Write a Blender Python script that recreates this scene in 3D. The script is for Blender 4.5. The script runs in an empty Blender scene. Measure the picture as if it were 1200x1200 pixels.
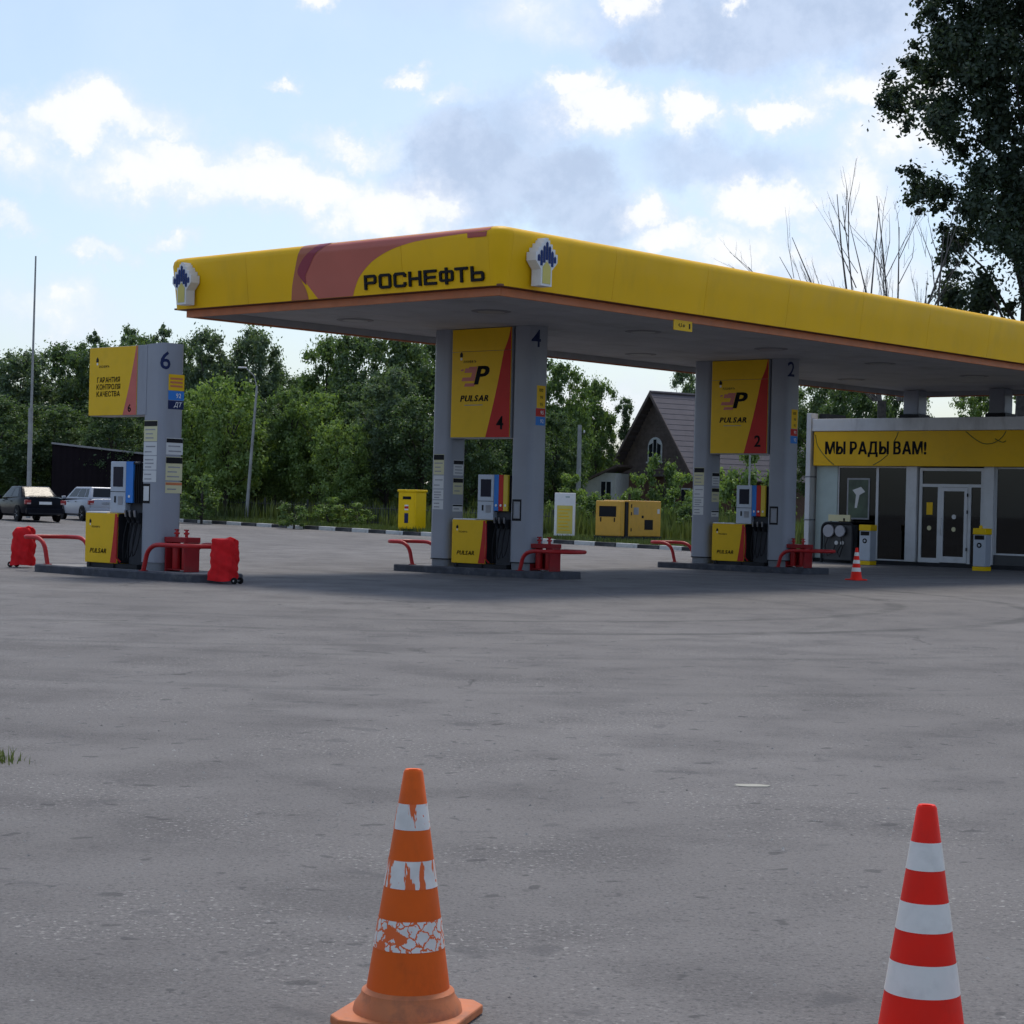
import bpy, bmesh, math, random
import numpy as np
from mathutils import Vector, Matrix

R = math.radians
scene = bpy.context.scene
COL = scene.collection

# ------------------------------------------------------------------ camera
CAM_H = 1.55
FPX, HORIZON, ROLL = 2285.0, 591.0, 0.0247        # focal length and horizon for a 1200 px frame
cam_data = bpy.data.cameras.new('camera')
cam = bpy.data.objects.new('camera', cam_data)
COL.objects.link(cam)
cam_data.sensor_width = 36.0
cam_data.lens = 36.0 * FPX / 1200.0
cam_data.clip_start, cam_data.clip_end = 0.1, 5000
cam.matrix_world = (Matrix.Translation((0, 0, CAM_H))
                    @ Matrix.Rotation(R(90) - math.atan(9.0 / FPX), 4, 'X')
                    @ Matrix.Rotation(ROLL, 4, 'Z'))
scene.camera = cam

# ------------------------------------------------------------------ sky, sun, exposure
SUN_EL, SUN_AZ = R(60), R(8)                       # sun high, ahead of the camera, a little to the right
world = bpy.data.worlds.new('World')
scene.world = world
world.use_nodes = True
wn = world.node_tree
for n in list(wn.nodes):
    wn.nodes.remove(n)


def nd(nt, kind, **kw):
    n = nt.nodes.new(kind)
    for k, v in kw.items():
        if k.startswith('i_'):
            key = k[2:]
            key = int(key) if key.isdigit() else key.replace('__', ' ')
            sock = n.inputs[key]
            if hasattr(v, 'is_output'):
                nt.links.new(v, sock)
            else:
                sock.default_value = v
        else:
            setattr(n, k, v)
    return n


def mth(nt, op, a, b=None, c=None, clamp=False):
    n = nt.nodes.new('ShaderNodeMath')
    n.operation = op
    n.use_clamp = clamp
    for i, v in enumerate((a, b, c)):
        if v is None:
            continue
        if hasattr(v, 'is_output'):
            nt.links.new(v, n.inputs[i])
        else:
            n.inputs[i].default_value = v
    return n.outputs[0]


def vmth(nt, op, a, b=None):
    n = nt.nodes.new('ShaderNodeVectorMath')
    n.operation = op
    for i, v in enumerate((a, b)):
        if v is None:
            continue
        if hasattr(v, 'is_output'):
            nt.links.new(v, n.inputs[i])
        else:
            n.inputs[i].default_value = v
    return n.outputs[1] if op in ('LENGTH', 'DOT_PRODUCT') else n.outputs[0]


def sstep(nt, x, lo, hi, a=0.0, b=1.0):
    n = nd(nt, 'ShaderNodeMapRange', interpolation_type='SMOOTHSTEP')
    nt.links.new(x, n.inputs[0])
    n.inputs[1].default_value, n.inputs[2].default_value = lo, hi
    n.inputs[3].default_value, n.inputs[4].default_value = a, b
    return n.outputs[0]


def mixc(nt, fac, a, b, blend='MIX'):
    n = nt.nodes.new('ShaderNodeMix')
    n.data_type = 'RGBA'
    n.blend_type = blend
    for sock, v in ((n.inputs[0], fac), (n.inputs[6], a), (n.inputs[7], b)):
        if hasattr(v, 'is_output'):
            nt.links.new(v, sock)
        elif isinstance(v, (int, float)):
            sock.default_value = v
        else:
            sock.default_value = tuple(v) + ((1,) if len(v) == 3 else ())
    return n.outputs[2]


def noise(nt, vec, scale, detail=4, rough=0.55, dist=0.0):
    n = nd(nt, 'ShaderNodeTexNoise')
    n.inputs['Scale'].default_value = scale
    n.inputs['Detail'].default_value = detail
    n.inputs['Roughness'].default_value = rough
    n.inputs['Distortion'].default_value = dist
    if vec is not None:
        nt.links.new(vec, n.inputs['Vector'])
    return n


def build_sky():
    nt = wn
    tc = nd(nt, 'ShaderNodeTexCoord')
    d = tc.outputs['Generated']
    sky = nd(nt, 'ShaderNodeTexSky')
    sky.sky_type = 'NISHITA'
    sky.sun_disc = False
    sky.sun_elevation = SUN_EL
    sky.sun_rotation = SUN_AZ
    sky.air_density, sky.dust_density, sky.ozone_density = 1.0, 1.6, 1.2
    sep = nd(nt, 'ShaderNodeSeparateXYZ', i_Vector=d)
    x, y, z = sep.outputs
    az = mth(nt, 'ARCTAN2', x, y)
    el = mth(nt, 'ARCSINE', z)
    q = nd(nt, 'ShaderNodeCombineXYZ', i_X=mth(nt, 'MULTIPLY', az, 2.285), i_Y=mth(nt, 'MULTIPLY', el, 2.285)).outputs[0]
    warp = noise(nt, d, 20, 6, 0.66)
    wv = vmth(nt, 'SUBTRACT', warp.outputs['Color'], (0.5, 0.5, 0.5))
    qw = vmth(nt, 'ADD', q, vmth(nt, 'MULTIPLY', wv, (0.17, 0.13, 0)))

    def field(blobs, src):
        acc = None
        for (cx, cy, rx, ry, w) in blobs:
            c = ((cx - 600) / 1000, (591 - cy) / 1000, 0)
            v = vmth(nt, 'MULTIPLY', vmth(nt, 'SUBTRACT', src, c), (1000 / rx, 1000 / ry, 0))
            b = sstep(nt, vmth(nt, 'LENGTH', v), 1.25, 0.1, 0.0, w)
            acc = b if acc is None else mth(nt, 'MAXIMUM', acc, b)
        return acc

    fine = noise(nt, d, 42, 6, 0.62).outputs['Fac']
    med = noise(nt, d, 11, 5, 0.58).outputs['Fac']
    big = noise(nt, vmth(nt, 'MULTIPLY', d, (1, 1, 2.2)), 3.1, 5, 0.58).outputs['Fac']
    white_blobs = [(105, 170, 170, 50, .85), (30, 200, 110, 75, .7), (200, 225, 190, 55, .8), (330, 230, 180, 50, .85),
                   (440, 255, 110, 60, .9), (366, 12, 50, 26, .95), (462, 108, 48, 17, .8), (312, 127, 30, 14, .7),
                   (400, 176, 95, 30, .7), (20, 290, 60, 26, .7), (112, 325, 60, 22, .7), (190, 300, 60, 20, .6),
                   (665, 110, 60, 34, .95), (700, 140, 90, 42, 1.), (800, 135, 60, 44, .95), (735, 15, 36, 44, .85),
                   (640, 30, 130, 50, .55), (900, 130, 80, 34, .95), (985, 110, 110, 42, .85), (755, 240, 60, 36, .8),
                   (790, 275, 80, 34, .85), (885, 235, 90, 50, .95), (860, 290, 120, 50, .8), (990, 230, 110, 90, .7),
                   (1060, 140, 120, 120, .7), (850, 6, 40, 14, .8), (520, 128, 60, 16, .5),
                   (520, 320, 150, 30, .5), (60, 390, 150, 50, .6), (700, 470, 120, 60, .7), (1000, 330, 300, 60, .6)]
    grey_blobs = [(850, 35, 210, 75, 1.), (735, 70, 60, 40, .9), (980, 25, 150, 60, .75), (545, 205, 130, 85, 1.), (620, 220, 120, 70, .9),
                  (610, 160, 130, 70, .6), (680, 250, 150, 50, .75), (560, 260, 110, 40, .8), (830, 190, 190, 45, .6),
                  (480, 30, 160, 50, .35), (1040, 80, 100, 60, .6), (880, 330, 120, 40, .5)]
    B = field(white_blobs, qw)
    G = field(grey_blobs, qw)
    # the same broken cloud goes on over the whole sky
    gen = sstep(nt, mth(nt, 'ADD', mth(nt, 'MULTIPLY', big, .75), mth(nt, 'MULTIPLY', med, .25)), .52, .70, 0, .75)
    front = sstep(nt, vmth(nt, 'LENGTH', vmth(nt, 'MULTIPLY', vmth(nt, 'SUBTRACT', q, (0, .3, 0)), (1, 1.1, 0))), .72, 1.1)
    B = mth(nt, 'MAXIMUM', B, mth(nt, 'MULTIPLY', gen, mth(nt, 'ADD', mth(nt, 'MULTIPLY', front, .7), .3)))
    Bd = mth(nt, 'ADD', B, mth(nt, 'ADD', mth(nt, 'MULTIPLY', mth(nt, 'SUBTRACT', fine, .5), .60),
                                mth(nt, 'MULTIPLY', mth(nt, 'SUBTRACT', med, .5), .7)))
    Bs = mth(nt, 'ADD', B, mth(nt, 'ADD', mth(nt, 'MULTIPLY', mth(nt, 'SUBTRACT', fine, .5), .95), mth(nt, 'MULTIPLY', mth(nt, 'SUBTRACT', med, .5), .5)))
    Bm = mth(nt, 'MAXIMUM', sstep(nt, Bd, .12, .78, 0, .80), sstep(nt, Bs, .50, .74))
    Gd = mth(nt, 'ADD', G, mth(nt, 'ADD', mth(nt, 'MULTIPLY', mth(nt, 'SUBTRACT', fine, .5), .16), mth(nt, 'MULTIPLY', mth(nt, 'SUBTRACT', med, .5), .35)))
    Gm = sstep(nt, Gd, .12, .80)
    # thin milky veil of high cloud
    veil = sstep(nt, med, .25, .8, .12, .38)
    base = mixc(nt, veil, mixc(nt, 1.0, sky.outputs[0], (.74, .77, .80), 'MULTIPLY'), (4.3, 5.0, 6.2))
    base = mixc(nt, mth(nt, 'MULTIPLY', Gm, .9), base, mixc(nt, sstep(nt, fine, .35, .65), (2.7, 3.3, 4.4), (3.3, 3.9, 5.0)))
    wcol = mixc(nt, sstep(nt, Bs, .40, .86), (4.35, 4.75, 5.5), (5.55, 5.6, 5.7))
    col = mixc(nt, mth(nt, 'MULTIPLY', Bm, .92), base, wcol)
    bg = nd(nt, 'ShaderNodeBackground', i_Color=col)
    bg.inputs['Strength'].default_value = 0.115
    out = nd(nt, 'ShaderNodeOutputWorld')
    nt.links.new(bg.outputs[0], out.inputs[0])


build_sky()
world.cycles.sampling_method = 'MANUAL'
world.cycles.sample_map_resolution = 256
sun_data = bpy.data.lights.new('sun', 'SUN')
sun_data.energy, sun_data.angle, sun_data.color = 1.5, R(16), (1.0, 0.92, 0.80)
sun = bpy.data.objects.new('sun', sun_data)
COL.objects.link(sun)
sd = Vector((math.sin(SUN_AZ) * math.cos(SUN_EL), math.cos(SUN_AZ) * math.cos(SUN_EL), math.sin(SUN_EL)))
sun.rotation_euler = sd.to_track_quat('Z', 'Y').to_euler()
sun.location = (0, 0, 60)
scene.view_settings.view_transform = 'Standard'
scene.view_settings.look = 'None'
scene.view_settings.gamma = 1.0
scene.view_settings.exposure = 0.68
scene.view_settings.use_curve_mapping = False
scene.cycles.max_bounces = 5
scene.cycles.diffuse_bounces = 3
scene.cycles.glossy_bounces = 2
scene.cycles.transmission_bounces = 2
scene.cycles.use_adaptive_sampling = True
scene.cycles.adaptive_threshold = 0.02
scene.cycles.transparent_max_bounces = 8

# ------------------------------------------------------------------ site frame
# station frame: origin under the near corner of the canopy, x along its short front, y along its long side
ANG = R(48.23 - 90)
ORG = Vector((-0.3, 33.7, 0))
EX = Vector((math.cos(ANG), math.sin(ANG), 0))
EY = Vector((-math.sin(ANG), math.cos(ANG), 0))


def W(x, y, z=0.0):
    p = ORG + EX * x + EY * y
    return Vector((p.x, p.y, z))


def to_station(X, Y):
    d = Vector((X, Y, 0)) - ORG
    return d.dot(EX), d.dot(EY)


def rise(x):
    t = max(0.0, -x - 12.0)
    return min(0.9, 0.012 * t * t / (t + 4.0)) if t > 0 else 0.0


def gz(X, Y):
    x, y = to_station(X, Y)
    return rise(x) + (0.14 if y > 31.05 else 0.0)


def sight(px, py, D):
    """surveyed point at depth D"""
    dx, dy = px - 600, py - HORIZON
    c, s = math.cos(ROLL), math.sin(ROLL)
    return Vector(((c * dx + s * dy) * D / FPX, D, CAM_H - (-s * dx + c * dy) * D / FPX))


def spot(px, py):
    """surveyed point on the ground"""
    D = 30.0
    for _ in range(60):
        p = sight(px, py, 1.0)
        slope = (CAM_H - p.z)
        X = p.x * D
        D2 = (CAM_H - gz(X, D)) / max(1e-4, slope)
        D = 0.5 * D + 0.5 * D2
    p = sight(px, py, D)
    return Vector((p.x, p.y, gz(p.x, p.y)))


def x_along(px, y):
    """station x of the sight line px on the line y = const"""
    k = (px - 599) / FPX
    return (k * (ORG.y + EY.y * y) - ORG.x - EY.x * y) / (EX.x - k * EX.y)


def on_line(px, y):
    x = x_along(px, y)
    return W(x, y, rise(x) + (.13 if y > 31.0 else 0))


# ------------------------------------------------------------------ object helpers
def link(o, parent=None):
    COL.objects.link(o)
    if parent is not None:
        o.parent = parent
    return o


def tag(o, label=None, cat=None, group=None, kind=None):
    if label: o['label'] = label
    if cat: o['category'] = cat
    if group: o['group'] = group
    if kind: o['kind'] = kind
    return o


def thing(name, label, cat, loc, rotz=0.0, group=None):
    o = bpy.data.objects.new(name, None)
    o.empty_display_size = 0.2
    link(o)
    o.location = loc
    o.rotation_euler = (0, 0, rotz)
    return tag(o, label, cat, group)


def copy_tree(o, parent=None):
    c = o.copy()
    link(c, parent)
    for ch in list(o.children):
        copy_tree(ch, c)
    return c


class MB:
    def __init__(self):
        self.v, self.f = [], []

    def add(self, vs, fs):
        b = len(self.v)
        self.v += [tuple(p) for p in vs]
        self.f += [tuple(b + i for i in f) for f in fs]
        return self

    def box(self, x0, x1, y0, y1, z0, z1):
        vs = [(x, y, z) for z in (z0, z1) for (x, y) in ((x0, y0), (x1, y0), (x1, y1), (x0, y1))]
        return self.add(vs, [(3, 2, 1, 0), (4, 5, 6, 7), (0, 1, 5, 4), (1, 2, 6, 5), (2, 3, 7, 6), (3, 0, 4, 7)])

    def prism(self, poly, a, b, axis='y'):
        """extrude a 2-D polygon; axis y: poly is (x,z); z: (x,y); x: (y,z)"""
        def P(p, t):
            return {'y': (p[0], t, p[1]), 'z': (p[0], p[1], t), 'x': (t, p[0], p[1])}[axis]
        n = len(poly)
        vs = [P(p, a) for p in poly] + [P(p, b) for p in poly]
        fs = [tuple(range(n)), tuple(range(2 * n - 1, n - 1, -1))]
        fs += [(i, n + i, n + (i + 1) % n, (i + 1) % n) for i in range(n)]
        return self.add(vs, fs)

    def tube(self, path, r, n=8, caps=True):
        path = [Vector(p) for p in path]
        rs = r if isinstance(r, (list, tuple)) else [r] * len(path)
        rings = []
        prev = None
        for i, p in enumerate(path):
            t = (path[min(i + 1, len(path) - 1)] - path[max(i - 1, 0)]).normalized()
            if prev is None:
                up = Vector((0, 0, 1)) if abs(t.z) < 0.9 else Vector((1, 0, 0))
                a = t.cross(up).normalized()
            else:
                a = (prev - t * prev.dot(t)).normalized()
            prev = a
            b = t.cross(a)
            rings.append([p + (a * math.cos(2 * math.pi * k / n) + b * math.sin(2 * math.pi * k / n)) * rs[i] for k in range(n)])
        vs = [q for ring in rings for q in ring]
        fs = []
        for i in range(len(rings) - 1):
            for k in range(n):
                fs.append((i * n + k, i * n + (k + 1) % n, (i + 1) * n + (k + 1) % n, (i + 1) * n + k))
        if caps:
            fs += [tuple(range(n - 1, -1, -1)), tuple((len(rings) - 1) * n + k for k in range(n))]
        return self.add(vs, fs)

    def lathe(self, prof, c=(0, 0, 0), n=24, caps=True):
        vs = [(c[0] + r * math.cos(2 * math.pi * k / n), c[1] + r * math.sin(2 * math.pi * k / n), c[2] + z) for r, z in prof for k in range(n)]
        fs = []
        for i in range(len(prof) - 1):
            for k in range(n):
                fs.append((i * n + k, i * n + (k + 1) % n, (i + 1) * n + (k + 1) % n, (i + 1) * n + k))
        if caps:
            fs += [tuple(range(n - 1, -1, -1)), tuple((len(prof) - 1) * n + k for k in range(n))]
        return self.add(vs, fs)

    def mesh(self, name, bevel=0.0, smooth=False, seg=2):
        me = bpy.data.meshes.new(name)
        me.from_pydata(self.v, [], self.f)
        bm = bmesh.new()
        bm.from_mesh(me)
        bmesh.ops.recalc_face_normals(bm, faces=bm.faces)
        if bevel > 0:
            es = [e for e in bm.edges if len(e.link_faces) == 2 and e.calc_face_angle(0) > R(25)]
            bmesh.ops.bevel(bm, geom=es, offset=bevel, segments=seg, affect='EDGES', profile=0.5, clamp_overlap=True)
        bm.to_mesh(me)
        bm.free()
        if smooth:
            me.polygons.foreach_set('use_smooth', [True] * len(me.polygons))
            if hasattr(me, 'set_sharp_from_angle'):
                me.set_sharp_from_angle(angle=R(38))
        return me

    def build(self, name, mat, parent=None, bevel=0.0, smooth=False, seg=2):
        me = self.mesh(name, bevel, smooth, seg)
        me.materials.append(mat)
        return link(bpy.data.objects.new(name, me), parent)


def box(name, mat, parent, x0, x1, y0, y1, z0, z1, bevel=0.0):
    return MB().box(x0, x1, y0, y1, z0, z1).build(name, mat, parent, bevel)


_tc = {}


def glyph(ch, size, bold):
    key = (ch, size, bold)
    if key in _tc:
        return _tc[key]
    cu = bpy.data.curves.new('lettering', 'FONT')
    cu.body = ch
    cu.size = size
    cu.offset = bold * size
    cu.resolution_u = 3
    o = bpy.data.objects.new('lettering', cu)
    COL.objects.link(o)
    dg = bpy.context.evaluated_depsgraph_get()
    me = bpy.data.meshes.new_from_object(o.evaluated_get(dg))
    vs = [(v.co.x, v.co.y) for v in me.vertices]
    fs = [tuple(p.vertices) for p in me.polygons]
    bpy.data.objects.remove(o)
    bpy.data.curves.remove(cu)
    bpy.data.meshes.remove(me)
    if vs:
        x0 = min(v[0] for v in vs)
        vs = [(a - x0, b) for a, b in vs]
        if ch in 'AА':                                   # cross bar of the A
            w = max(v[0] for v in vs)
            n = len(vs)
            h = .727 * size
            z0, z1 = .20 * h, .20 * h + (.105 + 1.6 * bold) * size
            i0, i1 = w * .5 * z0 / h, w * .5 * z1 / h
            vs += [(i0 + .03 * size, z0), (w - i0 - .03 * size, z0), (w - i1 - .03 * size, z1), (i1 + .03 * size, z1)]
            fs.append((n, n + 1, n + 2, n + 3))
    _tc[key] = (vs, fs)
    return _tc[key]


def text_mesh(body, size, bold=0.0, shear=0.0, align='CENTER', sx=1.0):
    """verts (x, z) and faces of a line of lettering, centred on its own box"""
    vs, fs, x = [], [], 0.0
    for ch in body:
        if ch == ' ':
            x += .26 * size
            continue
        gv, gf = glyph(ch, size, min(bold, .018))
        ex = max(0.0, bold - .018) * size
        for sh in ((0.0,) if ex == 0 else (-ex, 0.0, ex)):
            n = len(vs)
            vs += [((x + a + sh) * sx + shear * b, b) for a, b in gv]
            fs += [tuple(n + i for i in f) for f in gf]
        x += 2 * ex
        x += max(a for a, b in gv) + (.085 if ch not in 'AАТЛУ' else .045) * size
    xs = [v[0] for v in vs]; zs = [v[1] for v in vs]
    ox = (min(xs) + max(xs)) / 2 if align == 'CENTER' else min(xs)
    oz = (min(zs) + max(zs)) / 2
    return [(a - ox, b - oz) for a, b in vs], fs


def text_on(name, body, size, mat, parent, fn, bold=0.0, shear=0.0, align='CENTER', sx=1.0, cuts=0):
    """fn maps (x, z) of the lettering to a local 3-D point"""
    vs, fs = text_mesh(body, size, bold, shear, align, sx)
    me = bpy.data.meshes.new(name)
    me.from_pydata([(a, 0, b) for a, b in vs], [], fs)
    if cuts:
        bm = bmesh.new()
        bm.from_mesh(me)
        lo, hi = min(v[0] for v in vs), max(v[0] for v in vs)
        for i in range(1, cuts):
            bmesh.ops.bisect_plane(bm, geom=list(bm.verts) + list(bm.edges) + list(bm.faces),
                                   plane_co=(lo + (hi - lo) * i / cuts, 0, 0), plane_no=(1, 0, 0))
        bm.to_mesh(me)
        bm.free()
    for v in me.vertices:
        v.co = Vector(fn(v.co.x, v.co.z))
    me.materials.append(mat)
    return link(bpy.data.objects.new(name, me), parent)


# ------------------------------------------------------------------ materials
MATS = {}


def pm(name, col, rough=0.55, metal=0.0, var=0.07, vscale=3.0, bump=0.0, bscale=40.0, dirt=0.0, dscale=2.5, spec=0.5, coat=0.0,
       dirtcol=(0.06, 0.05, 0.04), stretch=(1, 1, 1)):
    if name in MATS:
        return MATS[name]
    m = bpy.data.materials.new(name)
    m.use_nodes = True
    nt = m.node_tree
    p = nt.nodes['Principled BSDF']
    tc = nd(nt, 'ShaderNodeTexCoord')
    vec = tc.outputs['Object']
    n1 = noise(nt, vec, vscale, 5).outputs['Fac']
    f = sstep(nt, n1, .3, .7)
    c = mixc(nt, f, [x * (1 - var) for x in col], [min(1, x * (1 + var)) for x in col])
    if dirt > 0:
        vd = vmth(nt, 'MULTIPLY', vec, stretch)
        n2 = noise(nt, vd, dscale, 8, .65).outputs['Fac']
        c = mixc(nt, mth(nt, 'MULTIPLY', sstep(nt, n2, .48, .72), dirt), c, dirtcol)
    nt.links.new(c, p.inputs['Base Color'])
    r = sstep(nt, noise(nt, vec, vscale * 4, 3).outputs['Fac'], .3, .7, max(0.02, rough - .06), min(1, rough + .06))
    nt.links.new(r, p.inputs['Roughness'])
    p.inputs['Metallic'].default_value = metal
    p.inputs['Specular IOR Level'].default_value = spec
    if coat:
        p.inputs['Coat Weight'].default_value = coat
        p.inputs['Coat Roughness'].default_value = 0.08
    if bump > 0:
        b = nd(nt, 'ShaderNodeBump')
        b.inputs['Strength'].default_value = bump
        b.inputs['Distance'].default_value = 0.02
        nt.links.new(noise(nt, vec, bscale, 6).outputs['Fac'], b.inputs['Height'])
        nt.links.new(b.outputs[0], p.inputs['Normal'])
    MATS[name] = m
    return m


YEL = pm('yellow_panel', (0.84, 0.475, 0.003), .5, spec=.22, var=.04, vscale=.8, dirt=.10, dscale=1.2, stretch=(1, 1, .3))
YELP = pm('yellow_paint', (0.78, 0.47, 0.005), .45, spec=.25, var=.05, dirt=.12, dscale=3)
YELK = pm('yellow_cabinet_paint', (0.82, 0.52, 0.0), .45, spec=.25, var=.05, dirt=.12, dscale=3)
AMBER = pm('amber_paint', (0.62, 0.33, 0.03), .45, var=.08, dirt=.2, dscale=3)
ORANGE = pm('orange_trim', (0.55, 0.17, 0.06), .5, var=.08, dirt=.2, dscale=2)
SALMON = pm('salmon_print', (0.50, 0.115, 0.075), .42, var=.06, vscale=.8)
BRICKR = pm('brown_red_print', (0.40, 0.11, 0.045), .42, var=.06, vscale=.8)
MAROON = pm('maroon_print', (0.27, 0.022, 0.045), .42, var=.06, vscale=.8)
INK = pm('black_print', (0.012, 0.012, 0.015), .5, spec=.12, var=.1)
NAVY = pm('navy_print', (0.016, 0.025, 0.085), .45, spec=.12, var=.1)
LOGOBLUE = pm('logo_blue', (0.020, 0.040, 0.15), .4, spec=.12, var=.1)
LOGOYEL = pm('logo_yellow', (0.60, 0.50, 0.11), .45, var=.06)
WHITE = pm('white_paint', (0.74, 0.74, 0.74), .5, var=.04, dirt=.18, dscale=3)
OFFW = pm('white_panel', (0.62, 0.63, 0.65), .55, var=.04, dirt=.25, dscale=2, stretch=(1, 1, .25))
GREYCLAD = pm('grey_cladding', (0.275, 0.288, 0.33), .42, metal=.0, spec=.35, var=.05, vscale=1.2, dirt=.14, dscale=2, stretch=(1, 1, .2))
PLINTH = pm('plinth_grey', (0.19, 0.20, 0.22), .7, var=.1, dirt=.35, dscale=5)
CEIL = pm('ceiling_panel', (0.42, 0.42, 0.435), .7, spec=.08, var=.06, vscale=1, dirt=.2, dscale=.8)
LIPDARK = pm('dark_lip', (0.05, 0.05, 0.06), .6)
LAMPM = pm('lamp_housing', (0.24, 0.24, 0.25), .7, spec=.1)
REDP = pm('red_paint', (0.42, 0.016, 0.018), .45, spec=.3, var=.12, dirt=.2, dscale=6)
REDB = pm('red_box_paint', (0.28, 0.014, 0.018), .55, spec=.2, var=.15, dirt=.3, dscale=5)
REDSIGN = pm('red_sign', (0.50, 0.028, 0.022), .5, spec=.2, var=.05)
REDCLOTH = pm('red_cover_fabric', (0.62, 0.014, 0.018), .7, spec=.15, var=.12, vscale=6, bump=.5, bscale=9)
BLUE = pm('blue_panel', (0.030, 0.19, 0.58), .45, spec=.25, var=.05)
DISPG = pm('dispenser_grey', (0.42, 0.46, 0.53), .42, metal=.2, var=.05, dirt=.12)
SCREEN = pm('screen_dark', (0.012, 0.014, 0.03), .15, spec=.12)
RUBBER = pm('black_rubber', (0.015, 0.015, 0.017), .6, spec=.12, var=.2)
BLACKP = pm('black_plastic', (0.022, 0.023, 0.027), .5, spec=.12, var=.2)
STEEL = pm('bare_steel', (0.5, 0.5, 0.52), .35, metal=.9)
KERBD = pm('island_kerb_paint', (0.045, 0.048, 0.062), .75, var=.25, vscale=5, dirt=.4, dscale=6, dirtcol=(.16, .155, .15), bump=.4, bscale=30)
ISLTOP = pm('island_concrete', (0.21, 0.21, 0.215), .85, var=.15, vscale=3, dirt=.4, dscale=5, bump=.4)
KBLACK = pm('kerb_black_paint', (0.035, 0.036, 0.04), .8, var=.3, dirt=.4, dscale=4, dirtcol=(.2, .2, .19))
KWHITE = pm('kerb_white_paint', (0.56, 0.56, 0.54), .8, var=.1, dirt=.5, dscale=4, dirtcol=(.2, .19, .17))
PAPER = pm('sticker_white', (0.60, 0.60, 0.60), .6, var=.03)
PAPERY = pm('sticker_pale_yellow', (0.60, 0.56, 0.34), .6, var=.03)
GREYPRINT = pm('grey_print', (0.28, 0.28, 0.30), .6, var=.15)
CONC = pm('concrete_pole', (0.33, 0.33, 0.32), .85, var=.15, dirt=.25)
FENCEM = pm('fence_dark_metal', (0.025, 0.03, 0.03), .6, var=.2)
SHEDM = pm('dark_brown_sheet', (0.014, 0.010, 0.013), .8, spec=.1, var=.1)
SHEDTRIM = pm('shed_trim', (0.30, 0.29, 0.29), .6)
FRAMEW = pm('frame_white', (0.56, 0.57, 0.59), .45, var=.03, dirt=.12)
GREENW = pm('pale_green_panel', (0.36, 0.44, 0.43), .4, var=.05)
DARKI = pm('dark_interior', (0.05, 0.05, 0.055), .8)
TYRE = pm('tyre', (0.014, 0.014, 0.015), .8, spec=.12, var=.2)
RIM = pm('wheel_rim', (0.34, 0.34, 0.36), .35, metal=.7)


def glass_mat(name, tint=(0.45, 0.5, 0.5), rough=0.02, refl=0.5):
    m = bpy.data.materials.new(name)
    m.use_nodes = True
    nt = m.node_tree
    for n in list(nt.nodes):
        nt.nodes.remove(n)
    tr = nd(nt, 'ShaderNodeBsdfTransparent'); tr.inputs[0].default_value = tint + (1,)
    gl = nd(nt, 'ShaderNodeBsdfGlossy'); gl.inputs['Roughness'].default_value = rough
    gl.inputs[0].default_value = (.9, .93, .95, 1)
    fr = nd(nt, 'ShaderNodeFresnel'); fr.inputs[0].default_value = 1.5
    bp = nd(nt, 'ShaderNodeBump'); bp.inputs['Strength'].default_value = .04
    nt.links.new(noise(nt, nd(nt, 'ShaderNodeTexCoord').outputs['Object'], 1.5, 2).outputs['Fac'], bp.inputs['Height'])
    nt.links.new(bp.outputs[0], gl.inputs['Normal'])
    mx = nd(nt, 'ShaderNodeMixShader')
    nt.links.new(mth(nt, 'MULTIPLY', fr.outputs[0], refl * 2, clamp=True), mx.inputs[0])
    nt.links.new(tr.outputs[0], mx.inputs[1]); nt.links.new(gl.outputs[0], mx.inputs[2])
    o = nd(nt, 'ShaderNodeOutputMaterial')
    nt.links.new(mx.outputs[0], o.inputs[0])
    return m


GLASS = glass_mat('shop_glass', (0.12, 0.135, 0.14), .02, .42)
CARGLASS = pm('car_glass', (0.018, 0.021, 0.027), .08, spec=.10)


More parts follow.
